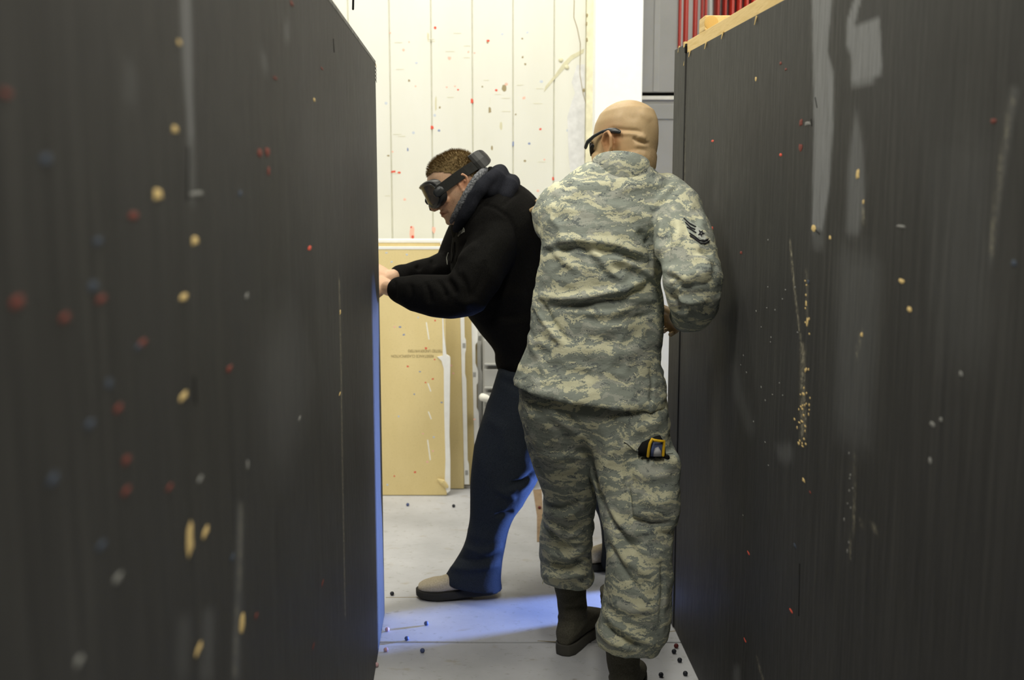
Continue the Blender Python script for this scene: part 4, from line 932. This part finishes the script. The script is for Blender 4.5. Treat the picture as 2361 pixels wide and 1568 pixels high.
put('strap', Bag().slices([((1472, 1050), (1536, 1052), YG + .022, .012, .010), ((1471, 1034), (1534, 1034), YG + .020, .014, .010), ((1480, 1020), (1530, 1016), YG + .020, .012, .010), ((1508, 1008), (1522, 1004), YG + .022, .006, .006)], 16).mesh(), M['dark'], sp, True)

# ---------- the man in the black jacket
pj = empty('person', FL(1150, 1385), 'person leaning forward in black fleece jacket, jeans and black goggles, reaching behind left barrier', 'person')
HC = P(1050, 430, 3.98)
# looks left (-X), tipped down, a little turned to the camera
HM2 = Matrix.Translation(HC) @ Matrix.Rotation(math.radians(90 + 15), 4, 'Z') @ Matrix.Rotation(math.radians(10), 4, 'Y') @ Matrix.Rotation(math.radians(-24), 4, 'X') @ Matrix.Scale(.97, 4)
near_up = [(1160, 520, 3.93, .085), (1132, 575, 3.86, .087), (1103, 632, 3.80, .084), (1078, 672, 3.78, .080)]
near_lo = [(1082, 678, 3.78, .076), (1040, 684, 3.79, .074), (1000, 682, 3.80, .0715), (955, 676, 3.835, .062), (938, 672, 3.86, .052), (922, 668, 3.885, .045)]
far_up = [(1100, 500, 4.22, .08), (1075, 545, 4.26, .078), (1048, 600, 4.27, .068)]
far_lo = [(1045, 612, 4.26, .064), (1000, 628, 4.20, .058), (955, 634, 4.12, .048), (938, 636, 4.09, .042), (920, 634, 4.05, .036)]
tors = [((1058, 478), (1140, 405), 4.06, .12, .12), ((1046, 512), (1190, 422), 4.06, .19, .17), ((1045, 545), (1232, 452), 4.06, .225, .20), ((1040, 600), (1262, 500), 4.06, .225, .21), ((1046, 660), (1282, 570), 4.07, .21, .20), ((1072, 715), (1295, 650), 4.08, .195, .19), ((1108, 765), (1302, 730), 4.09, .185, .18), ((1138, 806), (1305, 790), 4.10, .18, .175), ((1141, 832), (1306, 826), 4.10, .178, .175), ((1151, 856), (1304, 856), 4.10, .172, .17)]
bb = Bag(); add_head(bb, HM2)
n0 = HM2 @ Vector((0, -.03, -.05)); bb.tube([n0, P(1098, 462, 4.02), P(1130, 500, 4.06)], [.062, .064, .06], 20)
bb.slices(densify(shrink_s(tors[1:], .78), 2), 26)
for a_, k in ((near_up, .6), (near_lo, .6), (far_up, .6), (far_lo, .6)): bb.tube(*arm(shrink(a_, k)), 14)
h0, h1 = P(896, 664, 3.915), P(858, 652, 3.98)
bb.tube([P(905, 666, 3.90), h0], .0285, 12)
add_hand(bb, frame(h0, h1 - h0, Vector((.35, -.85, .4)), 1.04), (.55, .6, .65, .7), .05, (.55, .7, -.35))
g0, g1 = P(898, 640, 4.015), P(862, 622, 4.02)
bb.tube([P(905, 637, 4.02), g0], .027, 12)
add_hand(bb, frame(g0, g1 - g0, Vector((.2, -.5, .85)), 1.04), (.45, .5, .55, .6), .05, (.55, .7, -.35))
fl_ = [((1150, 850), (1295, 862), 4.02, .115, .12), ((1133, 905), (1284, 940), 4.0, .115, .115), ((1108, 975), (1270, 1010), 3.985, .11, .11), ((1090, 1050), (1252, 1070), 3.97, .105, .105), ((1083, 1110), (1236, 1115), 3.965, .10, .10), ((1083, 1165), (1200, 1170), 3.965, .092, .092), ((1081, 1215), (1172, 1222), 3.97, .086, .086), ((1070, 1255), (1163, 1265), 3.975, .084, .084), ((1050, 1295), (1158, 1305), 3.98, .084, .084), ((1030, 1325), (1155, 1335), 3.98, .084, .084), ((1024, 1338), (1158, 1360), 3.98, .08, .08)]
bl_ = [((1185, 850), (1305, 855), 4.19, .115, .115), ((1215, 930), (1340, 930), 4.21, .112, .112), ((1262, 1010), (1392, 1000), 4.225, .108, .108), ((1315, 1090), (1440, 1080), 4.235, .10, .10), ((1362, 1150), (1472, 1145), 4.24, .09, .09), ((1383, 1205), (1482, 1205), 4.245, .084, .084), ((1390, 1255), (1490, 1258), 4.25, .082, .082), ((1386, 1290), (1490, 1296), 4.25, .082, .082), ((1388, 1306), (1486, 1312), 4.25, .078, .078)]
pel = [((1146, 815), (1308, 815), 4.10, .165, .165), ((1150, 860), (1305, 865), 4.10, .165, .165), ((1150, 905), (1320, 915), 4.11, .15, .15), ((1190, 950), (1310, 960), 4.12, .09, .09)]
for L_ in (fl_, bl_): bb.slices(densify(shrink_s(L_[1:], .62), 2), 18)
body2 = smooth(remesh(bb.mesh(), .0033), 2)
e2 = HM2 @ Vector((-.083, -.012, 0)); 
paint_attr(body2, 'blush', [(e2, .035, .8), (HM2 @ Vector((-.045, .07, -.035)), .04, .5), (HM2 @ Vector((0, .11, -.035)), .02, .6), (HM2 @ Vector((0, .088, -.070)), .018, .9)])
paint_attr(body2, 'stubble_and_shade', [(HM2 @ Vector((-.06, .045, -.062)), .034, .6), (HM2 @ Vector((-.03, .075, -.095)), .035, .7), (HM2 @ Vector((0, .088, -.06)), .02, .45), (HM2 @ Vector((-.066, .02, -.03)), .022, .45), (HM2 @ Vector((.03, .075, -.095)), .035, .7), (HM2 @ Vector((-.07, -.03, -.05)), .03, .5), (HM2 @ Vector((-.07, -.055, 0)), .035, .7), (HM2 @ Vector((-.068, .0, .045)), .04, .6), (HM2 @ Vector((-.066, -.04, .05)), .05, .75)])
folds(body2, [([(1012, 492), (1024, 494), (1034, 488)], -.0075, 3.2), ([(1046, 462), (1040, 478), (1034, 488)], -.002, 4), ([(1007, 478), (1011, 477)], -.005, 3)], .1)
bo2 = put('body', body2, M['skin2'], pj, True)
# hair: a close cap plus upright short strands
cap = Bag(); cap.rings([[HM2 @ p for p in r] for r in head_rings(.0025, 44)])
cme = smooth(remesh(cap.mesh(), .004), 2)
inv = HM2.inverted()
def hairy(p):
    line = .074 if p.y > .06 else (.074 - (.06 - p.y)*.75 if p.y > .015 else (.040 - (.015 - p.y)*.55 if p.y > -.05 else .004 - (-.05 - p.y)*1.2))
    return p.z - line
bm = bmesh.new(); bm.from_mesh(cme)
bmesh.ops.delete(bm, geom=[v for v in bm.verts if hairy(inv @ v.co) < 0], context='VERTS')
bm.to_mesh(cme); bm.free()
hair = put('hair', cme, M['hair'], pj, True)
sv, sf = [], []
pol = cme.polygons; rs = random.Random(3)
R3 = HM2.to_3x3().normalized()
for k in range(9000):
    f_ = pol[rs.randrange(len(pol))]; c = f_.center + Vector((rs.uniform(-.002, .002), rs.uniform(-.002, .002), rs.uniform(-.002, .002))); lp = inv @ c
    depth = hairy(lp); L = .003 + .011*min(1, max(0, depth/.035))
    d = (f_.normal + R3 @ Vector((rs.uniform(-.35, .35), .55 + rs.uniform(-.3, .3), .25))).normalized(); s_ = d.cross(Vector((rs.random(), rs.random(), rs.random()))).normalized()*.0007
    b0 = len(sv); sv += [c - s_ - f_.normal*.002, c + s_ - f_.normal*.002, c + d*L]; sf.append((b0, b0+1, b0+2))
hs = bpy.data.meshes.new('strands'); hs.from_pydata(sv, [], sf); st_ = put('strands', hs, M['hair'], hair); st_['kind'] = 'stuff'
# jacket with a stand-up collar and a bunched hood
jb = Bag().slices(densify(tors, 3), 40, 2.2)
for a_ in (near_up, near_lo, far_up, far_lo): jb.tube(*arm(a_), 20)
jl = []
f = lambda *pts, a=.008, w=7: jl.append((list(pts), a*1.4, w))
f((1108, 470), (1140, 478), (1172, 500), (1190, 530), (1198, 570), a=-.006, w=3); f((1158, 478), (1180, 452), (1200, 440), a=-.005, w=3); f((1048, 560), (1046, 610), (1052, 640), a=-.004, w=5)
f((1060, 630), (1075, 660), (1080, 690), a=-.010, w=7); f((1030, 640), (1044, 662), (1052, 680), a=-.010, w=6); f((1010, 645), (1022, 668), (1030, 690), a=-.008, w=6); f((980, 650), (990, 680), (992, 700), a=-.006, w=6); f((1045, 600), (1070, 590), (1100, 560), a=.006, w=9); f((1055, 575), (1085, 555), (1120, 530), a=-.005, w=7)
f((1090, 690), (1110, 640), (1118, 600), a=-.006, w=8); f((945, 650), (950, 680), (945, 705), a=-.004, w=6); f((910, 645), (912, 690), a=-.004, w=4); f((1050, 690), (1075, 700), (1100, 690), a=.006, w=9)
f((1130, 700), (1170, 680), (1215, 680), a=.004, w=14); f((1110, 745), (1150, 730), (1200, 735), a=-.004, w=10); f((960, 612), (970, 622), a=-.006, w=6); f((995, 598), (1004, 612), a=-.006, w=6); f((1025, 585), (1032, 600), a=-.006, w=5)
jk2 = garment('jacket', jb, .0060, M['fleece'], pj, jl, 4, ((.003, 9, 21, (1, 1, 1)),))
# collar
cb_ = Bag(); top, botm = [], []
fr_t, bk_t = P(1040, 516, 4.03), P(1128, 384, 4.03); fr_b, bk_b = P(1052, 560, 4.05), P(1196, 432, 4.05)
for j in range(36):
    q = 2*math.pi*j/36; cq, sq = math.cos(q), math.sin(q)
    t_ = (fr_t + bk_t)/2 + (bk_t - fr_t)*.5*cq + Vector((0, .096*sq, 0)); b_ = (fr_b + bk_b)/2 + (bk_b - fr_b)*.5*cq + Vector((0, .165*sq, 0))
    top.append(t_); botm.append(b_)
ctr = (fr_t + bk_t)/2
mid = [a*.45 + b_*.55 + ((a+b_)/2 - ctr).normalized()*.012 for a, b_ in zip(top, botm)]
inn = [a + (ctr - a)*.10 for a in top]; innb = [b_ + ((fr_b + bk_b)/2 - b_)*.28 for b_ in botm]
cb_.rings([botm, mid, [a*.9 + b_*.1 + (a - ctr).normalized()*.006 for a, b_ in zip(top, botm)], top, inn, innb], False)
cme = cb_.mesh(); bm = bmesh.new(); bm.from_mesh(cme); bmesh.ops.subdivide_edges(bm, edges=bm.edges, cuts=1, use_grid_fill=True, smooth=.6); bmesh.ops.recalc_face_normals(bm, faces=bm.faces); bm.to_mesh(cme); bm.free()
put('collar', cme, M['fleece'], pj, True)
lb = Bag().tube([P(1038, 514, 3.95), P(1050, 497, 3.905), P(1066, 468, 3.882), P(1082, 438, 3.878), P(1098, 411, 3.888), P(1112, 397, 3.93), P(1120, 392, 4.0)], [.007, .013, .015, .014, .013, .012, .01], 14)
me = smooth(remesh(lb.mesh(), .004), 2); wrinkle(me, .0015, 90, 7); put('collar_lining', me, M['sherpa'], pj, True)
hb = Bag()
hb.tube([P(1128, 440, 3.90), P(1142, 416, 3.93), P(1150, 404, 4.03), P(1146, 412, 4.15), P(1138, 440, 4.2)], [.03, .036, .038, .036, .03], 16)
hb.tube([P(1165, 452, 3.90), P(1175, 430, 3.93), P(1178, 422, 4.04), P(1174, 430, 4.15), P(1164, 452, 4.2)], [.022, .03, .031, .03, .022], 16)
hb.tube([P(1052, 528, 3.91), P(1070, 497, 3.875), P(1088, 466, 3.862), P(1106, 437, 3.865), P(1124, 414, 3.885), P(1140, 408, 3.93)], [.014, .020, .023, .024, .024, .028], 14)
me = smooth(remesh(hb.mesh(), .0055), 4); wrinkle(me, .004, 14, 31); put('hood', me, M['hood'], pj, True)
jt2 = bvh(jk2)
lg = drape_poly('chest_logo', jt2, [(1056, 541), (1059, 534), (1066, 530), (1068, 527), (1070, 535), (1066, 538), (1062, 540), (1057, 546)], M['logo'], jk2, .0018)
drape('logo_line', jt2, [(1069, 525), (1071, 530), (1071, 535)], .0012, M['logo'], jk2); 
for px in ([(1057, 543), (1060, 536)], [(1060, 542), (1063, 533)], [(1063, 540), (1067, 530)]): drape('logo_stroke', jt2, px, .0008, M['fleece'], jk2, 1, 5, .004)
drape('zip', jt2, [(1049, 560), (1046, 590), (1041, 606)], .0022, M['fleece'], jk2); drape('zip_cord', jt2, [(1034, 583), (1030, 595), (1031, 610)], .0014, M['logo'], jk2)
# jeans
tb = Bag().slices(densify(pel, 2), 34).slices(densify(fl_, 3), 30).slices(densify(bl_, 3), 30)
jl = []
f = lambda *pts, a=.008, w=7: jl.append((list(pts), a*1.4, w))
f((1236, 1085), (1205, 1110), (1175, 1118), a=-.007, w=6); f((1228, 1105), (1200, 1130), (1165, 1130), a=.007, w=7); f((1190, 1150), (1165, 1140), (1140, 1125), a=.006, w=7); f((1185, 1180), (1160, 1185), (1140, 1190), a=-.006, w=6)
f((1030, 1310), (1080, 1312), (1155, 1300), a=.008, w=8); f((1050, 1285), (1100, 1295), (1158, 1280), a=-.008, w=7); f((1068, 1262), (1110, 1274), (1160, 1258), a=.007, w=8); f((1150, 870), (1200, 900), (1260, 900), a=-.004, w=9); f((1120, 960), (1160, 990), (1170, 1060), a=.004, w=14)
jn = garment('jeans', tb, .0062, M['denim'], pj, jl, 4, ((.003, 9, 41, (1, 1, 1)),))
for o, yaw, hl_ in ((FL(1139, 1392) + Vector((0, .055, 0)), math.radians(-88), .022), (Vector((.50, 4.30, 0)), math.radians(-96), 0)):
    u_, s_ = Bag(), Bag(); boot(u_, s_, o, yaw, 1.02, 0, heel=hl_)
    me = smooth(remesh(u_.mesh(), .0055), 3); wrinkle(me, .0025, 16, 8)
    so = put('shoe', me, M['shoe'], pj, True); put('shoe_sole', bevel(s_.mesh(), .004, 2), M['sole'], so, True)
    fx = Vector((math.sin(yaw), math.cos(yaw), 0)); sx = Vector((math.cos(yaw), -math.sin(yaw), 0))
    for k in range(4):
        a = .13 + .024*k; zt = .102 - .009*k
        put('lace', Bag().tube([Vector(o) + fx*a - sx*.026 + Vector((0, 0, zt - .010)), Vector(o) + fx*a + Vector((0, 0, zt)), Vector(o) + fx*a + sx*.026 + Vector((0, 0, zt - .010))], .0028, 6).mesh(), M['shoe'], so, True)
# goggles
gg = put('goggles', Bag().add([Vector((0, 0, 0))], []).mesh(), M['rubber'], pj)
T2 = lambda x, y, z: HM2 @ Vector((x, y, z))
def gline(a, b_, y0, zc, n=56, drop=0.0, p=3.2):
    out = []
    for j in range(n):
        q = 2*math.pi*j/n; cq, sq = math.cos(q), math.sin(q)
        x = a*math.copysign(abs(cq)**(2/p), cq); z = zc + b_*math.copysign(abs(sq)**(2/p), sq)
        if z < zc: z += .016*math.exp(-(x/.016)**2)           # nose notch
        y = y0 - 4.6*x*x - drop
        out.append(T2(x, y, z))
    return out
ZC = .006
gb = Bag(); gb.rings([gline(.080, .052, .088, ZC), gline(.085, .053, .104, ZC), gline(.086, .050, .116, ZC), gline(.079, .043, .120, ZC), gline(.074, .039, .118, ZC), gline(.073, .038, .098, ZC)], False)
fr = put('frame', gb.mesh(), M['rubber'], gg, True)
lf = gline(.075, .035, .126, ZC); lc = [T2(x, .1265 - 4.6*x*x, ZC) for x in (0,)]
lb = Bag(); rr_ = [gline(.075*k, .040*k, .1165, ZC) for k in (1, .75, .5, .25, .05)]; lb.rings(rr_, False); put('lens', lb.mesh(), M['lens'], gg, True)
tr2 = gline(.080, .045, .1195, ZC); put('lens_rim', Bag().tube(tr2[3:] + tr2[:3], .0018, 6).mesh(), M['plastic'], gg, True)
for s in (-1, 1): put('strap_clip', Bag().tube([T2(s*.086, .092, .0), T2(s*.088, .080, .004)], .016, 10, .35).mesh(), M['plastic'], gg, True)
# strap: a band round the head, higher at the back, with a loose loop there
path = [(.087, .088, .006), (.088, .060, .010), (.0865, .030, .016), (.086, 0, .022), (.084, -.035, .028), (.073, -.070, .033), (.052, -.098, .037), (.030, -.112, .040), (0, -.116, .041)]
full = path + [(-x, y, z) for x, y, z in path[::-1][1:]]
outer, inner = [], []
rings = []
for i, (x, y, z) in enumerate(full):
    n_ = Vector((x, y, 0)).normalized(); n_ = Vector((x*1.0, (y+.005)*.8, 0)).normalized(); up = Vector((0, .25 if y < 0 else .12, 1)).normalized(); hw = .0185
    p = Vector((x, y, z))
    rings.append([HM2 @ (p + n_*o_ + up*h_) for o_, h_ in ((0, -hw), (.0035, -hw), (.0035, hw), (0, hw))])
put('strap', bevel(Bag().rings(rings).mesh(), .001, 1), M['strap'], gg)
rings = []
for j in range(19):
    q = math.radians(-105 + 210*j/18); x = .066*math.sin(q); y = -.094 - .056*max(-.3, math.cos(q)); z = .044 + .010*math.cos(q)
    n_ = Vector((math.sin(q), -math.cos(q), 0)); up = Vector((0, .30, 1)).normalized(); hw = .034*math.sqrt(max(.12, 1 - .8*max(0, math.cos(q))**3))
    p = Vector((x, y, z)); rings.append([HM2 @ (p + n_*o_ + up*h_) for o_, h_ in ((0, -hw), (.005, -hw), (.007, 0), (.005, hw), (0, hw))])
put('strap_loop', bevel(Bag().rings(rings).mesh(), .0015, 1), M['rubber'], gg)

# ------------------------------------------------------------------ paint marker balls and tape on the floor
tp = []
q = [FL(1229, 1130), FL(1249, 1128), FL(1252, 1190), FL(1252, 1250), FL(1238, 1250), FL(1238, 1190)]
b = Bag(); n = len(q); b.add([p + Vector((0, 0, .0015)) for p in q] + [p + Vector((0, 0, .0002)) for p in q], [tuple(range(n))[::-1]] + [(i, n+i, n+(i+1) % n, (i+1) % n) for i in range(n)])
me = b.mesh(); bm = bmesh.new(); bm.from_mesh(me); bmesh.ops.recalc_face_normals(bm, faces=bm.faces); bm.to_mesh(me); bm.free()
tape = put('floor_tape', me, M['brown']); tag(tape, 'worn strip of brown tape stuck along the floor between the two people', 'tape')
G = 'paintballs scattered on the floor'
BL = [((890, 1503), 'ballp', 'pale pink paintball below the left barrier, nearest its foot'), ((893, 1456), 'ballp', 'faded pink paintball tight against the end of the left barrier'), ((938, 1477), 'ball', 'dusty blue paintball lying on the saw-cut floor joint'), ((974, 1505), 'ball', 'dusty blue paintball just in front of the floor joint'), ((983, 1442), 'ball', 'dusty blue paintball in the blue light behind the joint'), ((904, 1373), 'ballk', 'dark paintball by the left barrier, level with the shoe toe'), ((940, 1167), 'ball', 'lone blue paintball below the front plasterboard sheet'),
      ((1046, 1170), 'ballk', 'dark paintball left of the jeans leg'), ((963, 1138), 'ballr', 'red paintball under the edge of the front plasterboard sheet'), ((1244, 1174), 'ballr', 'red paintball resting on the brown tape strip'), ((1559, 1494), 'ballr', 'dark red paintball near the foot of the right barrier'), ((1554, 1507), 'ballk', 'black paintball just left of the dark red one by the right barrier'), ((1567, 1527), 'ballk', 'black paintball nearest the edge of the right barrier'), ((1524, 1561), 'ballk', 'black paintball beside the right boot'), ((1580, 1558), 'ballk', 'black paintball at the bottom of the picture by the right barrier'),
      ((868, 1538), 'ballp', 'pale paintball under the lip of the left barrier'), ((1064, 1123), 'ballk', 'dark paintball in front of the second plasterboard sheet')]
src = {}
for (u, v), k, lab in BL:
    p = FL(u, v); r = .0078
    if k not in src:
        me = Bag().ball((0, 0, 0), r, 10).mesh(); me.materials.append(M[k]); me.polygons.foreach_set('use_smooth', [True]*len(me.polygons)); src[k] = me
    o = put('paintball', src[k], None); o.location = (p.x, p.y, r*.97); tag(o, lab, 'paintball', G)
dg = bpy.context.evaluated_depsgraph_get()
# printed lettering becomes plain mesh
for o in [o for o in bpy.data.objects if o.type == 'FONT']:
    dg.update(); me = bpy.data.meshes.new_from_object(o.evaluated_get(dg)); mw = o.matrix_basis.copy(); pr, pi, nm = o.parent, o.matrix_parent_inverse.copy(), 'lettering'
    bpy.data.objects.remove(o); n_ = put(nm, me, None); n_.parent = pr; n_.matrix_parent_inverse = pi; n_.matrix_basis = mw
